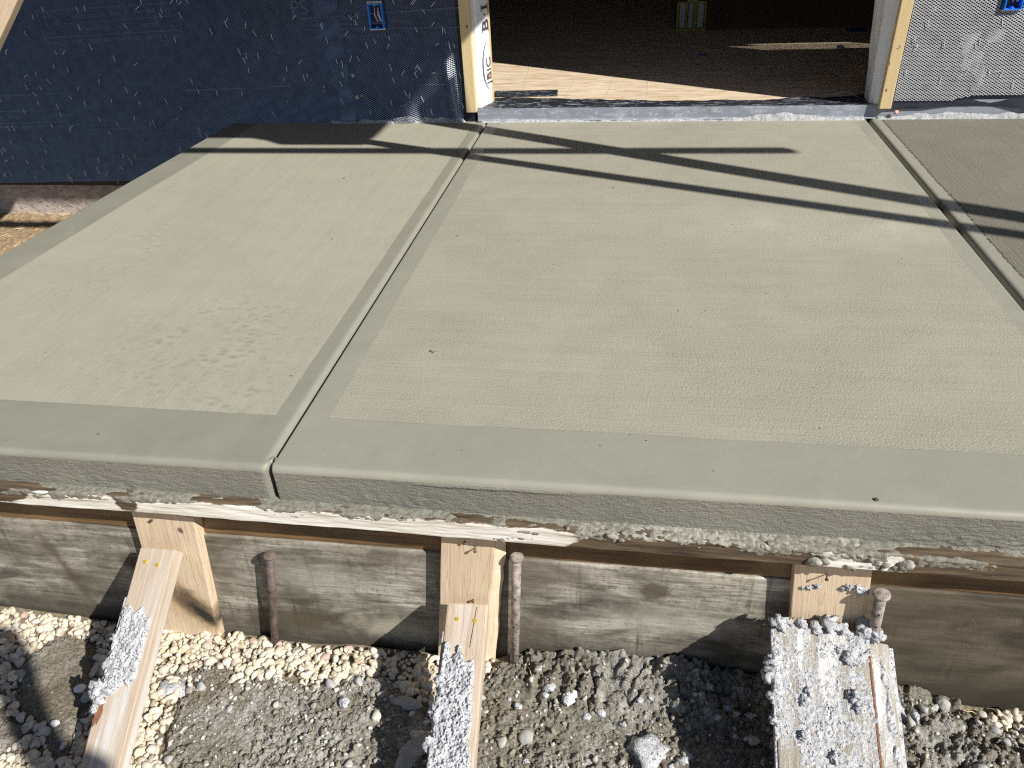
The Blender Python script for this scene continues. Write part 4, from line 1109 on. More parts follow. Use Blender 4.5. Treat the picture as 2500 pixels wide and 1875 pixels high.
# ------------------------------------------------------------------ house: foundation, walls with lath over paper
fx = np.arange(-5, -1.1, 0.012); fz = np.linspace(-0.66, -0.3, 40)
FX, FZ = np.meshgrid(fx, fz, indexing='ij')
FY = 0.022 - 0.02 * sstep(-0.47, -0.5, FZ) + 0.006 * fbm(FX, FZ, 8, 3, 90) + 0.003 * fbm(FX, FZ * 1.5, 60, 3, 91)
fo = mesh_obj('foundation', from_arrays('foundation', np.stack([FX, FY, FZ], -1).reshape(-1, 3), grid_faces(*FX.shape), True), M['found'])
tag(fo, 'pale parged foundation strip under the dark wall on the left', 'foundation')

def wall_paper(x0, x1, z0, z1, seed, flap=None):
    xs_ = np.arange(x0, x1 + 0.001, 0.02); zs_ = np.linspace(0, 1, 60)
    X, T = np.meshgrid(xs_, zs_, indexing='ij')
    low = z0 if flap is None else flap(X)
    Z = low + (z1 - low) * T ** 1.6
    Y = 0.0 + 0.004 * fbm(X, Z, 4, 3, seed) + 0.0015 * fbm(X, Z, 16, 3, seed + 1)
    if flap is not None: Y = Y - 0.016 * sstep(0.11, 0.03, Z) * (0.6 + 0.8 * fbm(X, Z, 5, 2, seed + 3))
    return np.stack([X, Y, Z], -1)
def lath(x0, x1, z0, z1, seed, bulge, wid=0.0025, px=0.0152, pz=0.0083, shear=0.0, edge=None, tilt=-0.38):
    """expanded metal: diamond net of slanted flat strands"""
    ni = int((x1 - x0) / (px / 2)); nj = int((z1 - z0) / (pz / 2))
    I, J = np.meshgrid(np.arange(ni), np.arange(nj), indexing='ij')
    X = x0 + I * px / 2; Z = z0 + J * pz / 2
    X = X + 0.004 * fbm(X, Z, 6, 2, seed + 8); Z = Z + 0.006 * fbm(X, Z, 3, 2, seed + 9) + shear * (X - x0)
    Yb = -0.006 - bulge(X, Z)
    P = np.stack([X, Yb, Z], -1)
    ok = np.ones(X.shape, bool) if edge is None else edge(X, Z)
    quads = []
    hw = wid / 2
    # strands join (i,j) with i+j even to (i+1,j+-1)
    for dj in (1, -1):
        i0, j0 = np.nonzero(((I + J) % 2 == 0) & (I < ni - 1) & (J + dj >= 0) & (J + dj < nj))
        A = P[i0, j0]; B = P[i0 + 1, np.clip(j0 + dj, 0, nj - 1)]
        k = ok[i0, j0] & ok[i0 + 1, np.clip(j0 + dj, 0, nj - 1)]
        quads.append((A[k], B[k]))
        i0, j0 = np.nonzero(((I + J) % 2 == 1) & (I < ni - 1) & (J + dj >= 0) & (J + dj < nj))
    A = np.concatenate([q[0] for q in quads]); B = np.concatenate([q[1] for q in quads])
    off = np.array([0, -tilt * hw, hw])
    V = np.stack([A - off, B - off, B + off, A + off], 1).reshape(-1, 3)
    F = np.arange(len(V)).reshape(-1, 4)
    return from_arrays('lath', V, F, False)
def staples(x0, x1, z0, z1, n, seed, ok=None):
    r = random.Random(seed); it = []
    while len(it) < n:
        x = r.uniform(x0, x1); z = r.uniform(z0, z1)
        if ok and not ok(x, z): continue
        a = r.gauss(0.0, 0.22) + (-0.9 if r.random() < 0.2 else 0.15); L = r.uniform(0.018, 0.03)
        ax = np.array([[math.cos(a), 0, math.sin(a)], [0, 1, 0], [-math.sin(a), 0, math.cos(a)]])
        it.append(((x, -0.017, z), (0.0014, 0.0012, L), ax))
    return it
# left wall
HW = 2.75
lw = empty('house_wall', (-1.5, 0, -0.31)); tag(lw, 'dark navy wall of lath over building paper left of the doorway', 'wall')
G = wall_paper(-5, -0.05, -0.312, HW, 1)
mesh_obj('building_paper', from_arrays('building_paper', G.reshape(-1, 3), grid_faces(*G.shape[:2]), True), M['paper'], lw)
mesh_obj('wall_core', boxes_mesh('wall_core', [((-2.525, 0.085, 1.22), (4.95, 0.13, 3.06))]), M['dark'], lw)
def bulgeL(X, Z):
    b = 0.004 + 0.004 * fbm(X, Z, 3, 2, 95)
    b += 0.024 * np.exp(-((X + 0.155 + 0.1 * (Z - 0.1)) / 0.026) ** 2) * sstep(0.35, 0.22, Z)
    b += 0.034 * np.exp(-((X + 0.38) / 0.06) ** 2) * sstep(0.16, 0.0, Z)
    return b
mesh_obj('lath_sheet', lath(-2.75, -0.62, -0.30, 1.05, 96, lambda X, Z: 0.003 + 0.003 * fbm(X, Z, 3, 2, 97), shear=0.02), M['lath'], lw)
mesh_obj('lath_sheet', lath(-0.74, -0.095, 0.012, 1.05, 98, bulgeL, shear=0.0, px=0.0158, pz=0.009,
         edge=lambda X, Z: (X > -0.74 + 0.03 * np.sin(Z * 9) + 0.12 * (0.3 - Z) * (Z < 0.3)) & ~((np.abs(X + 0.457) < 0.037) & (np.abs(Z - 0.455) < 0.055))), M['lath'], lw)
o = mesh_obj('staples', boxes_mesh('staples', staples(-2.6, -0.62, -0.3, 0.75, 210, 5, lambda x, z: z > -0.31) + staples(-0.62, -0.1, 0.04, 0.7, 70, 6)), M['staple'], lw)
tag(o, kind='stuff')
# faint printing on the paper
def wline(a, b, wd, items, y=-0.0068):
    A = at(*a, 1, y); B = at(*b, 1, y)
    d = B - A; L = np.linalg.norm(d); a_ = math.atan2(d[2], d[0])
    ax = np.array([[math.cos(a_), 0, math.sin(a_)], [0, 1, 0], [-math.sin(a_), 0, math.cos(a_)]])
    items.append((tuple((A + B) / 2), (L, 0.0012, wd), ax))
it = []
for a, b, w_ in [((88, 28), (424, 6), 5), ((105, 93), (444, 73), 5), ((88, 28), (110, 95), 4), ((145, 50), (160, 88), 3), ((155, 58), (430, 38), 4), ((422, 0), (446, 82), 3), ((0, 234), (150, 228), 7), ((0, 273), (170, 265), 4), ((0, 302), (175, 296), 4), ((440, 221), (660, 213), 8), ((190, 317), (355, 312), 6), ((232, 423), (340, 422), 5),
                 ((735, 46), (1130, 18), 5), ((750, 72), (1130, 66), 4), ((600, 215), (710, 209), 6), ((1020, 207), (1130, 206), 4)]:
    wline(a, b, w_ * 0.001, it)
for a, b, w_ in [((175, 42), (390, 24), 11), ((190, 73), (300, 65), 10), ((340, 62), (390, 59), 14), ((115, 105), (440, 86), 12), ((112, 82), (148, 79), 12), ((0, 288), (66, 285), 10), ((125, 282), (180, 280), 9), ((0, 310), (186, 307), 7), ((830, 40), (980, 28), 10), ((760, 62), (1000, 52), 9), ((770, 90), (1010, 84), 9)]:
    A = np.array(a, float); B = np.array(b, float); n_ = int(np.hypot(*(B - A)) / 9)
    for k in range(n_):
        if random.random() < 0.16: continue
        f0 = k / n_; f1 = (k + 0.78) / n_
        for dy in (-0.28, 0.28):
            wline(A + (B - A) * f0 + (0, dy * w_ * 0.5), A + (B - A) * f1 + (0, dy * w_ * 0.5), w_ * 0.00035 * 2, it)
o = mesh_obj('paper_print', boxes_mesh('paper_print', it), M['print'], lw); tag(o, kind='stuff')
def text(s, size, mat, parent, Mw, name='lettering', ext=0.0004):
    cu = bpy.data.curves.new(name, 'FONT'); cu.body = s; cu.size = size; cu.extrude = ext
    cu.align_x = 'LEFT'
    t = bpy.data.objects.new(name, cu); COL.objects.link(t)
    dg = bpy.context.evaluated_depsgraph_get()
    me = bpy.data.meshes.new_from_object(t.evaluated_get(dg))
    bpy.data.objects.remove(t)
    me.materials.clear()
    return mesh_obj(name, me, mat, parent, Mw)
RX = Matrix.Rotation(math.pi / 2, 4, 'X')
for (px, py, s) in [((110), 62, 'PS'), (712, 38, 'PS')]:
    A = at(px, py, 1, -0.007)
    text(s, 0.085, M['print'], lw, Matrix.Translation(tuple(A)) @ Matrix.Rotation(-0.03, 4, 'Y') @ RX)
# mortar splashes on the lath and along the foot of the wall
for k, (px, py, r) in enumerate([(861, 184, 0.011), (870, 238, 0.016), (884, 234, 0.007), (791, 212, 0.007), (792, 223, 0.006), (813, 195, 0.006), (768, 204, 0.005), (702, 247, 0.006), (683, 129, 0.004), (1046, 131, 0.004)]):
    A = at(px, py, 1, -0.016)
    mesh_obj('mortar_splash', bm_mesh('mortar_splash', blob(r * 0.7, 900 + k, 2, (0.9, 0.25, 1.0), 0.7, 2.4), True), M['splash'], lw, Matrix.Translation(tuple(A)))
def foot_splash(x0, x1, seed, top, parent, y0=-0.012):
    X, T = np.meshgrid(np.arange(x0, x1, 0.004), np.linspace(0, 1, 10), indexing='ij')
    t = np.maximum(0.001, top(X) + 0.012 * fbm(X, X * 0, 16, 4, seed))
    Z = -0.002 + t * T
    Y = y0 - 0.012 * (1 - T) + 0.004 * fbm(X, Z, 50, 3, seed + 2)
    endf = np.minimum(sstep(x0, x0 + 0.02, X), sstep(x1, x1 - 0.02, X))
    Y = Y + 0.012 * (1 - endf)
    return mesh_obj('cement_splash', from_arrays('cement_splash', np.stack([X, Y, Z * endf], -1).reshape(-1, 3), grid_faces(*X.shape), True), M['splash'], parent)
foot_splash(-0.76, -0.1, 201, lambda X: 0.014 + 0.012 * sstep(-0.5, -0.42, X), lw)

# right wall: paper flap hangs over a pale membrane
rw = empty('house_wall', (2.4, 0, 0)); tag(rw, 'sunlit wall of bright silver lath right of the doorway', 'wall')
flap = lambda X: 0.046 + 0.0 * X + 0.012 * np.sin((X - 1.7) * 6) * sstep(1.72, 2.0, X) - 0.006
G = wall_paper(1.70, 5.0, 0.05, 1.94, 211, flap)
mesh_obj('building_paper', from_arrays('building_paper', G.reshape(-1, 3), grid_faces(*G.shape[:2]), True), M['paper'], rw)
mesh_obj('wall_core', boxes_mesh('wall_core', [((3.36, 0.085, 0.695), (3.3, 0.13, 1.81)), ((2.455, 0.085, 1.77), (1.49, 0.13, 0.34)), ((4.6, 0.085, 1.77), (0.8, 0.13, 0.34)), ((2.455, 0.075, 2.345), (1.49, 0.14, 0.81)), ((4.6, 0.075, 2.345), (0.8, 0.14, 0.81)), ((3.7, 0.075, 2.475), (1.0, 0.14, 0.55))]), M['dark'], rw)  # opening added high up so sun can reach the room floor
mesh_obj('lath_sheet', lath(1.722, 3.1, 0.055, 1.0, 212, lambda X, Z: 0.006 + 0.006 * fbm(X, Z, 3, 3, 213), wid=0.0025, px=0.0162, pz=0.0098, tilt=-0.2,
         edge=lambda X, Z: (Z > 0.072 + 0.02 * sstep(1.93, 2.03, X)) & ~((X > 2.042) & (X < 2.112) & (Z > 0.412) & (Z < 0.515))), M['lath_sunlit'], rw)
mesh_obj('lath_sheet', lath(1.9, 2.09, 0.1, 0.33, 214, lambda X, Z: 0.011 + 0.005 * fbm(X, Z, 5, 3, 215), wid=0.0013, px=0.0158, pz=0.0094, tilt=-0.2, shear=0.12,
         edge=lambda X, Z: ((np.abs(X - 1.99 - 0.05 * np.sin(Z * 14)) < 0.035 + 0.05 * fbm(X, Z, 18, 3, 216)) | ((Z > 0.3 + 0.04 * fbm(X, Z, 14, 3, 217)) & (X > 1.97)))), M['lath_sunlit'], rw)
o = mesh_obj('staples', boxes_mesh('staples', staples(1.74, 2.35, 0.1, 0.6, 40, 9)), M['staple'], rw); tag(o, kind='stuff')
mm = from_arrays('membrane', [(1.66, -0.003, -0.01), (5, -0.003, -0.01), (5, -0.003, 0.075), (1.66, -0.003, 0.075)], [[0, 1, 2, 3]], False)
mesh_obj('membrane', mm, mat_flat('grey_membrane', (0.3, 0.32, 0.38), 0.5, bump=0.003, bs=20, var=0.2), rw)
foot_splash(1.66, 3.2, 221, lambda X: 0.02 + 0.007 * np.sin(X * 7), rw, -0.006)
X = at(2188, 274, 1, -0.02)
mesh_obj('mortar_splash', bm_mesh('mortar_splash', blob(0.009, 950, 2, (1, 0.8, 1), 0.3), True), mat_flat('pink_stone', (0.62, 0.36, 0.3), 0.8), rw, Matrix.Translation(tuple(X)))

for k in range(6):  # unseen slats added to let a dim sun streak onto the floor
    mesh_obj('light_leak_slat', bm_mesh('light_leak_slat', bevel_box(1.0, 0.002, 0.033, 0.0, 1)), M['lumber'], rw, Matrix.Translation((3.7, 0.0, 1.96 + 0.043 * k)))
# blue outlet boxes in the wall
def outlet(cx, cz, label):
    e = empty('outlet_box', (cx, 0, cz)); tag(e, label, 'outlet box', 'blue electrical boxes in the wall')
    w, hgt, t, d0, d1 = 0.062, 0.099, 0.003, -0.03, 0.028
    L = (d1 - d0); yc = (d0 + d1) / 2
    it = [((cx - w / 2 + t / 2, yc, cz), (t, L, hgt)), ((cx + w / 2 - t / 2, yc, cz), (t, L, hgt)), ((cx, yc, cz + hgt / 2 - t / 2), (w - 2 * t, L, t)), ((cx, yc, cz - hgt / 2 + t / 2), (w - 2 * t, L, t)), ((cx, d1 - 0.002, cz), (w - 2 * t, t, hgt - 2 * t))]
    mesh_obj('box_shell', boxes_mesh('box_shell', it), M['blue'], e)
    for dz in (1, -1):
        mesh_obj('screw_boss', bm_mesh('screw_boss', bevel_box(0.009, L * 0.6, 0.007, 0.001)), M['blue'], e, Matrix.Translation((cx, d0 + 0.002 + L * 0.3, cz + dz * (hgt / 2 - 0.006))))
    for k, dx in enumerate((-0.006, 0.008, 0.013)):
        pth = [(cx + dx - 0.004, 0.022, cz + 0.04), (cx + dx - 0.003, 0.0, cz + 0.03), (cx + dx, -0.016, cz + 0.005), (cx + dx + 0.006, -0.012, cz - 0.018), (cx + dx + 0.012, 0.01, cz - 0.03)]
        mesh_obj('cable', bm_mesh('cable', tube(pth, 0.0024, 8), True), M['wire'], e)
    mesh_obj('lip', bm_mesh('lip', bevel_box(w + 0.004, 0.012, 0.006, 0.001)), mat_flat('pale_lip', (0.55, 0.6, 0.72), 0.5), e, Matrix.Translation((cx, -0.018, cz - hgt / 2 - 0.002)))
    mesh_obj('lip', bm_mesh('lip', bevel_box(w + 0.004, 0.008, 0.009, 0.001)), M['splash'], e, Matrix.Translation((cx, -0.02, cz + hgt / 2 + 0.005)))
outlet(-0.459, 0.452, 'blue outlet box with cables on the shaded wall left of the doorway')
outlet(2.078, 0.463, 'blue outlet box at the top of the sunlit lath right of the doorway')

# ------------------------------------------------------------------ door opening
def jamb(sgn, x_in, x_out, label, wood_w):
    e = empty('door_jamb', (x_in, 0.0, 0.05)); tag(e, label, 'door jamb')
    return e
jl = empty('door_jamb', (-0.05, 0, 0.05)); tag(jl, 'left door jamb of yellow pine beside printed white wrap', 'door jamb')
mesh_obj('trim_board', bm_mesh('trim_board', bevel_box(0.046, 0.04, 2.2, 0.003)), M['trim'], jl, Matrix.Translation((-0.068, -0.016, 1.148)))
# wrapped face and reveal
def wrap_sheet(name, prof, z0, z1, parent, mat, seed, amp=0.003):
    """prof: list of (x,y) at the foot and (x,y) at z .5"""
    zs = np.linspace(z0, z1, 120); k = len(prof)
    ts = np.linspace(0, k - 1, (k - 1) * 10 + 1)
    V = np.zeros((len(ts), len(zs), 3))
    for i, t in enumerate(ts):
        a = int(min(t, k - 2)); f = t - a
        p0 = np.array(prof[a][0]) * (1 - f) + np.array(prof[a + 1][0]) * f
        p1 = np.array(prof[a][1]) * (1 - f) + np.array(prof[a + 1][1]) * f
        q = np.clip((zs - z0) / 0.45, 0, 1.0)[:, None]
        xy = p0 * (1 - q) + p1 * q
        V[i, :, 0] = xy[:, 0]; V[i, :, 1] = xy[:, 1]; V[i, :, 2] = zs
    n_ = amp * fbm(V[..., 0] * 3 + V[..., 1] * 6, V[..., 2], 6, 4, seed)
    V[..., 0] += n_; V[..., 1] += n_ * 0.6
    return mesh_obj(name, from_arrays(name, V.reshape(-1, 3), grid_faces(*V.shape[:2]), True), mat, parent)
wrap_sheet('house_wrap', [((-0.046, -0.002), (-0.046, -0.002)), ((-0.032, -0.003), (-0.032, -0.003)), ((-0.025, 0.003), (-0.025, 0.003)), ((0.006, 0.105), (0.006, 0.105))], 0.045, 2.15, jl, M['wrap'], 231, 0.0025)
mesh_obj('jack_stud', bm_mesh('jack_stud', bevel_box(0.038, 0.045, 2.2, 0.002)), M['trim'], jl, Matrix.Translation((-0.012, 0.125, 1.15)))
mesh_obj('knot', bm_mesh('knot', blob(0.0045, 5, 1, (1, 0.3, 1.5), 0.1)), M['knot'], jl, Matrix.Translation(tuple(at(1140, 65, 1, -0.037))))
# print on the reveal, reading upwards
RU = Matrix(((0, -0.288, 0.958, 0), (0.0, -0.958, -0.288, 0), (1, 0, 0, 0), (0, 0, 0, 1)))
def rx(y): return 0.0095 - (0.105 - y) * 0.301           # where the slanted reveal stands at depth y
RA = np.array([[0.958, -0.288, 0], [0.288, 0.958, 0], [0, 0, 1]])
def up_text(s, w, hgt, y, z, mat, name='lettering'):
    x = rx(y)
    # glyph width runs up the jamb, glyph height runs towards the street
    return text(s, 1.0, mat, jl, Matrix.Translation((x, y, z)) @ RU @ Matrix.Diagonal((w, hgt, 1, 1)), name, 0.0003)
for dz in (0.0, 0.0025):
    up_text('B', 0.085, 0.078, 0.099, 0.366 + dz, M['ink'])
    up_text('I', 0.085, 0.078, 0.099, 0.45 + dz, M['ink'])
mesh_obj('lettering', boxes_mesh('lettering', [((rx(y) , y, z), q, RA) for y, z, q in ((0.0975, 0.376, (0.0006, 0.004, 0.024)), (0.046, 0.376, (0.0006, 0.004, 0.024)), (0.0975, 0.462, (0.0006, 0.004, 0.026)), (0.046, 0.462, (0.0006, 0.004, 0.026)), (0.072, 0.434, (0.0006, 0.01, 0.007)))]), M['ink'], jl)
for dz in (0.0,):
    up_text('JBIC', 0.066, 0.058, 0.101, 0.145 + dz, M['ink'])
arc = []
for t in np.linspace(-1.5, 1.5, 44):
    arc.append((rx(0.102 - 0.072 * math.cos(t)), 0.102 - 0.072 * math.cos(t), 0.226 + 0.107 * math.sin(t)))
mesh_obj('logo_swoosh', bm_mesh('logo_swoosh', tube(arc, [0.0006 + 0.0022 * math.cos(t) ** 2 for t in np.linspace(-1.5, 1.5, 44)], 6), True), M['ink'], jl)
bm = bmesh.new(); bmesh.ops.create_cone(bm, cap_ends=True, segments=20, radius1=0.006, radius2=0.006, depth=0.0006)
mesh_obj('logo_dot', bm_mesh('logo_dot', bm), M['red'], jl, Matrix.Translation((rx(0.074), 0.074, 0.178)) @ Matrix.Rotation(-0.292, 4, 'Z') @ Matrix.Rotation(math.pi / 2, 4, 'Y'))

jr = empty('door_jamb', (1.69, 0, 0.05)); tag(jr, 'right door jamb of yellow pine with loose grey white wrap', 'door jamb')
mesh_obj('trim_board', bm_mesh('trim_board', bevel_box(0.047, 0.04, 2.2, 0.003)), M['trim'], jr, Matrix.Translation((1.6905, -0.016, 1.148)))
wrap_sheet('house_wrap', [((1.668, -0.006), (1.668, -0.006)), ((1.652, 0.0), (1.645, 0.0)), ((1.637, 0.02), (1.622, 0.02)), ((1.640, 0.07), (1.612, 0.06)), ((1.642, 0.12), (1.603, 0.13))], 0.045, 2.15, jr, M['wrap'], 241, 0.004)
mesh_obj('jack_stud', bm_mesh('jack_stud', bevel_box(0.038, 0.045, 2.2, 0.002)), M['trim'], jr, Matrix.Translation((1.664, 0.13, 1.15)))
bm = bmesh.new(); bmesh.ops.create_cone(bm, cap_ends=True, segments=18, radius1=0.009, radius2=0.009, depth=0.0008)
A = at(2109, 174, 1, 0.105)
mesh_obj('red_mark', bm_mesh('red_mark', bm), M['red'], jr, Matrix.Translation((A[0] - 0.004, A[1], A[2])) @ Matrix.Rotation(math.pi / 2, 4, 'Y'))
for k, (px, py) in enumerate([(2194, 115), (2169, 156), (2164, 220)]):
    A = at(px, py, 1, -0.0365)
    bm = bmesh.new()
    if k < 2:
        mesh_obj('nail_dent', bm_mesh('nail_dent', tube([(A[0] + 0.006 * math.cos(t), A[1], A[2] + 0.007 * math.sin(t)) for t in np.linspace(-2.6, 1.2, 12)], 0.0008, 6)), M['knotsoft'], jr)
    else:
        mesh_obj('knot', bm_mesh('knot', blob(0.004, 9, 1, (0.7, 0.3, 1.6), 0.2)), M['knot'], jr, Matrix.Translation(tuple(A)))
# header over the opening
hd = mesh_obj('door_header', boxes_mesh('door_header', [((0.82, 0.07, 2.46), (1.78, 0.15, 0.56))]), M['paper'])
tag(hd, 'dark header closing the wall above the doorway', 'header')

# sill flashing
sill = empty('door_sill', (0.8, 0, 0)); tag(sill, 'grey sill membrane smeared with white cement across the doorway', 'door sill')
X, T = np.meshgrid(np.arange(-0.045, 1.668, 0.006), np.linspace(0, 1, 16), indexing='ij')
Z = 0.004 + 0.056 * T; Y = -0.008 + 0.004 * fbm(X, Z, 9, 3, 251) - 0.006 * sstep(0.15, 0.0, T)
mesh_obj('sill_front', from_arrays('sill_front', np.stack([X, Y, Z], -1).reshape(-1, 3), grid_faces(*X.shape), True), M['sillfront'], sill)
bk = 0.15 + 0.06 * fbm(X, X * 0, 2.2, 4, 253) + 0.025 * np.sin(X * 4 + 1)
Y2_ = -0.009 + 0.004 * fbm(X, X * 0 + 0.06, 9, 3, 251) + (bk + 0.01) * T
Z2 = 0.0605 + 0.005 * fbm(X, Y2_, 14, 3, 254) * sstep(0, 0.3, T) - 0.003 * T
mesh_obj('sill_top', from_arrays('sill_top', np.stack([X, Y2_, Z2], -1).reshape(-1, 3), grid_faces(*X.shape), True), M['silltop'], sill)
foot_splash(-0.04, 1.63, 255, lambda X: 0.008 + 0.022 * sstep(0.9, 1.3, X) * (0.6 + 0.5 * np.sin(X * 11)), sill, -0.014)
mesh_obj('cable', bm_mesh('cable', tube([(1.62, 0.1, 0.06), (1.56, 0.11, 0.085), (1.49, 0.12, 0.07), (1.46, 0.16, 0.064), (1.52, 0.18, 0.064)], 0.0014, 6), True), M['greyp'], sill)

# ------------------------------------------------------------------ interior
fl = empty('floor'); tag(fl, kind='structure')
pan = [(-2.4, -0.002), (0.001, 2.4 - 0.4)]
def osb_panel(x0, x1, y0, y1):
    b = mesh_obj('floor_panel', bm_mesh('floor_panel', bevel_box(x1 - x0, y1 - y0, 0.018, 0.0015, 1)), M['osb'], fl, Matrix.Translation(((x0 + x1) / 2, (y0 + y1) / 2, 0.041)))
osb_panel(-2.4, -0.3, 0.02, 1.24); osb_panel(-0.298, 2.14, 0.02, 1.24); osb_panel(2.142, 3.2, 0.02, 1.24)
osb_panel(-2.4, 0.9, 1.242, 1.88); osb_panel(0.902, 3.2, 1.242, 1.88)
osb_panel(-2.4, 0.88, 1.882, 4.2)
cl = []
for a, b in [((1348, 270), (1500, 0)), ((1270, 248), (1310, 100)), ((1380, 238), (1500, 20)), ((1478, 240), (1560, 20)), ((1580, 236), (1585, 30)), ((1206, 180), (1262, 128))]:
    A = at(*a, 2, 0.0505); B = at(*b, 2, 0.0505)
    d = B - A; L = np.linalg.norm(d); a_ = math.atan2(d[1], d[0])
    cl.append((tuple((A + B) / 2), (L, 0.003, 0.0006), np.array([[math.cos(a_), math.sin(a_), 0], [-math.sin(a_), math.cos(a_), 0], [0, 0, 1]])))
o = mesh_obj('chalk_line', boxes_mesh('chalk_line', cl[1:5]), M['chalk'], fl)
def flat_piece(name, quad, th, mat, label, cat):
    P = [at(px, py, 2, 0.0505) for px, py in quad]
    bm = bmesh.new()
    t = [bm.verts.new((q[0], q[1], 0.0506 + th)) for q in P]; b = [bm.verts.new((q[0], q[1], 0.0503)) for q in P]
    bm.faces.new(t); bm.faces.new(b[::-1])
    for i in range(4): bm.faces.new((t[i], b[i], b[(i + 1) % 4], t[(i + 1) % 4]))
    bmesh.ops.recalc_face_normals(bm, faces=bm.faces[:])
    tag(mesh_obj(name, bm_mesh(name, bm), mat), label, cat)
flat_piece('membrane_strip', [(1209, 238), (1361, 235), (1362, 221), (1209, 224)], 0.004, M['silltop'], 'short black membrane strip lying on the sunlit floor by the left jamb', 'membrane strip')
flat_piece('blue_tape', [(1707, 136), (1727, 136), (1726, 132), (1706, 132)], 0.0008, M['tape'], 'small blue tape scrap on the dark floor in mid doorway', 'tape')
flat_piece('blue_tape', [(2075, 78), (2118, 78), (2118, 66), (2060, 68)], 0.0008, M['tape'], 'blue tape strip on the dark floor at the right jamb', 'tape')
A = at(2052, 117, 2, 0.06)
tag(mesh_obj('stone', bm_mesh('stone', blob(0.019, 31, 2, (1.1, 0.9, 0.75), 0.3), True), M['stone'], None, Matrix.Translation((A[0], A[1], 0.062))), 'small grey stone on the dark floor near the right jamb', 'stone')
# enclosing room, unlit
room = empty('room'); tag(room, kind='structure')
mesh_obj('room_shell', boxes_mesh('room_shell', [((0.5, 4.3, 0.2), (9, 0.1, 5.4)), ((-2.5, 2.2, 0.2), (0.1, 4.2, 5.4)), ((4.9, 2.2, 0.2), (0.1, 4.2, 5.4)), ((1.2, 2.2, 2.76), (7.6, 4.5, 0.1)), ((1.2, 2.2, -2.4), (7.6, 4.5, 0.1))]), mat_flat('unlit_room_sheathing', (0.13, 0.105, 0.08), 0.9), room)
# post in the room on its yellow channelled base
pb = empty('post_base', (0.97, 1.9, 0.05)); tag(pb, 'yellow channelled post base on the dark floor deep in the room', 'post base')
A = at(1650, 76, 1, 1.88); B = at(1720, 75, 1, 1.88); ht = 0.16
w_ = B[0] - A[0]; cx = (A[0] + B[0]) / 2
mesh_obj('back_plate', bm_mesh('back_plate', bevel_box(w_, 0.006, ht, 0.001)), M['yellow'], pb, Matrix.Translation((cx, 1.93, 0.05 + ht / 2)))
for f in (0.02, 0.35, 0.64, 0.98):
    mesh_obj('fin', bm_mesh('fin', bevel_box(0.006, 0.05, ht, 0.001)), M['yellow'], pb, Matrix.Translation((A[0] + w_ * f, 1.904, 0.05 + ht / 2)))
mesh_obj('foot_plate', bm_mesh('foot_plate', bevel_box(w_ + 0.004, 0.055, 0.008, 0.001)), M['yellow'], pb, Matrix.Translation((cx, 1.902, 0.055)))
for f, ww in ((0.1, 0.22), (0.4, 0.16), (0.72, 0.22)):
    mesh_obj('channel_insert', bm_mesh('channel_insert', bevel_box(w_ * ww, 0.02, ht - 0.02, 0.004)), M['greyp'], pb, Matrix.Translation((A[0] + w_ * (f + ww / 2), 1.918, 0.05 + ht / 2)))
for f in (0.43, 0.63):
    mesh_obj('post', bm_mesh('post', bevel_box(w_ * 0.17, 0.04, 0.6, 0.002)), M['greyp'], pb, Matrix.Translation((A[0] + w_ * f, 1.95, 0.05 + ht + 0.3)))
mesh_obj('cross_plate', bm_mesh('cross_plate', bevel_box(w_ * 0.45, 0.03, 0.06, 0.002)), M['greyp'], pb, Matrix.Translation((A[0] + w_ * 0.1, 1.95, 0.05 + ht + 0.045)))

# ------------------------------------------------------------------ timber and scaffold around the porch (their shadows cross the slab)
def cast(sx, sy, h): return np.array([sx + SUN[0] / SUN[2] * h, sy + SUN[1] / SUN[2] * h, h])
# leaning prop by the left wall, seen in the top left corner
A = at(0, 94, 1, -0.95); B = at(43, 0, 1, -0.95)
d = (B - A) / np.linalg.norm(B - A)
x_ = Vector((d[2], 0, -d[0])); y_ = Vector(d); z_ = x_.cross(y_)
wdt = 0.09
pm = mtx(Vector(A) - x_ * wdt + y_ * 1.2, x_, y_, z_)
pr = tag(mesh_obj('leaning_prop', board_mesh('leaning_prop', wdt, 2.15, 0.038, 0.003), M['lumber'], None, pm), 'pale timber prop slanting through the upper left corner', 'prop')
def long_board(name, A, B, w, t, mat, label, cat):
    A = Vector(A); B = Vector(B)
    y = (B - A).normalized(); s = Vector(SUN); x = y.cross(s).normalized(); z = x.cross(y)
    bm = bevel_box(w, (B - A).length, t, 0.003, 1)
    return tag(mesh_obj(name, bm_mesh(name, bm), mat, None, mtx((A + B) / 2, x, y, z)), label, cat)
long_board('scaffold_brace', cast(-0.36, 0.06, 1.25), cast(2.7, -1.56, 2.3), 0.098, 0.038, M['scaff'], 'flat diagonal scaffold board crossing above the porch', 'scaffold board')
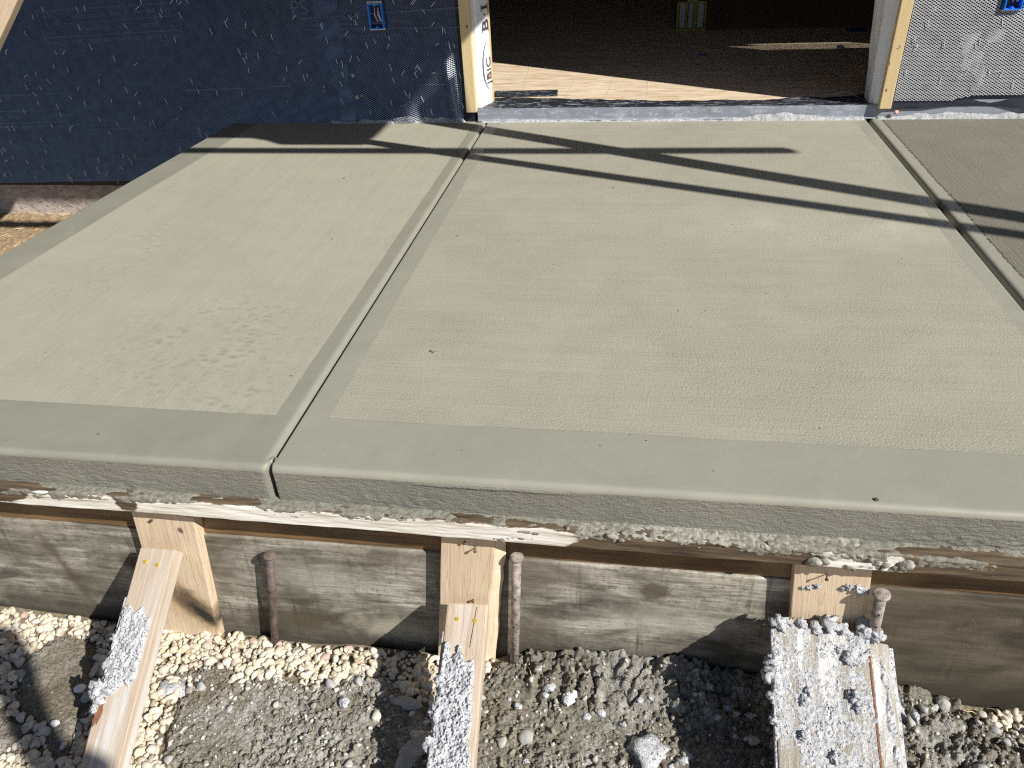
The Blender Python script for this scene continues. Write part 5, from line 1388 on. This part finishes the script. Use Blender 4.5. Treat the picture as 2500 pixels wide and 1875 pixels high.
def pipe(name, pts, r, label, cat):
    return tag(mesh_obj(name, bm_mesh(name, tube(pts, r, 16), True), M['steelpipe']), label, cat)
pipe('scaffold_pipe', [cast(-0.47, -0.315, 1.3), cast(2.8, -1.66, 2.35)], 0.033, 'thin diagonal scaffold pipe crossing above the porch', 'scaffold pipe')
pipe('scaffold_rail', [cast(-3.2, -0.415, 2.2), cast(0.4, -0.445, 2.2), cast(1.25, -0.44, 2.2)], 0.034, 'level scaffold rail running along the house above the porch', 'scaffold rail')
HP = 2.0
def deck(name, poly, label):
    bm = bmesh.new()
    t = [bm.verts.new(tuple(cast(x, y, HP + 0.02))) for x, y in poly]; b = [bm.verts.new(tuple(cast(x, y, HP + 0.02) - np.array([0, 0, 0.04]))) for x, y in poly]
    bm.faces.new(t); bm.faces.new(b[::-1])
    n_ = len(poly)
    for i in range(n_): bm.faces.new((t[i], b[i], b[(i + 1) % n_], t[(i + 1) % n_]))
    bmesh.ops.recalc_face_normals(bm, faces=bm.faces[:])
    return tag(mesh_obj(name, bm_mesh(name, bm), M['scaff']), label, 'scaffold deck')
deck('scaffold_deck', [(-5.5, -0.21), (-1.2, -0.222), (-1.08, -0.228), (-0.98, -0.27), (-0.9, -0.328), (-0.521, -0.334), (-0.505, -0.2), (-0.50, 0.95), (-5.5, 0.95)], 'scaffold deck overhead shading the wall left of the doorway')
tag(mesh_obj('sky_block_eave', boxes_mesh('sky_block_eave', [((-0.5, -0.35, 3.55), (11, 0.9, 0.05)), ((-0.5, -0.79, 3.48), (11, 0.03, 0.2))]), M['scaff']), 'added eave out of view that blocks sky light over the slab', 'eave')  # added out of view to hold back sky light from slab and wall
# unseen pipe added for the camera holder's arm: its curved shadow falls on the gravel
bp = []
for px, py in [(-40, 1560), (5, 1570), (30, 1620), (40, 1680), (70, 1760), (110, 1840), (200, 1880)]:
    G_ = at(px, py, 2, ZG + 0.01)
    bp.append(G_ + SUN * 3.2)
pipe('arm_shadow_pipe', bp, 0.042, 'added bent pipe out of view casting the camera holder arm shadow', 'pipe')
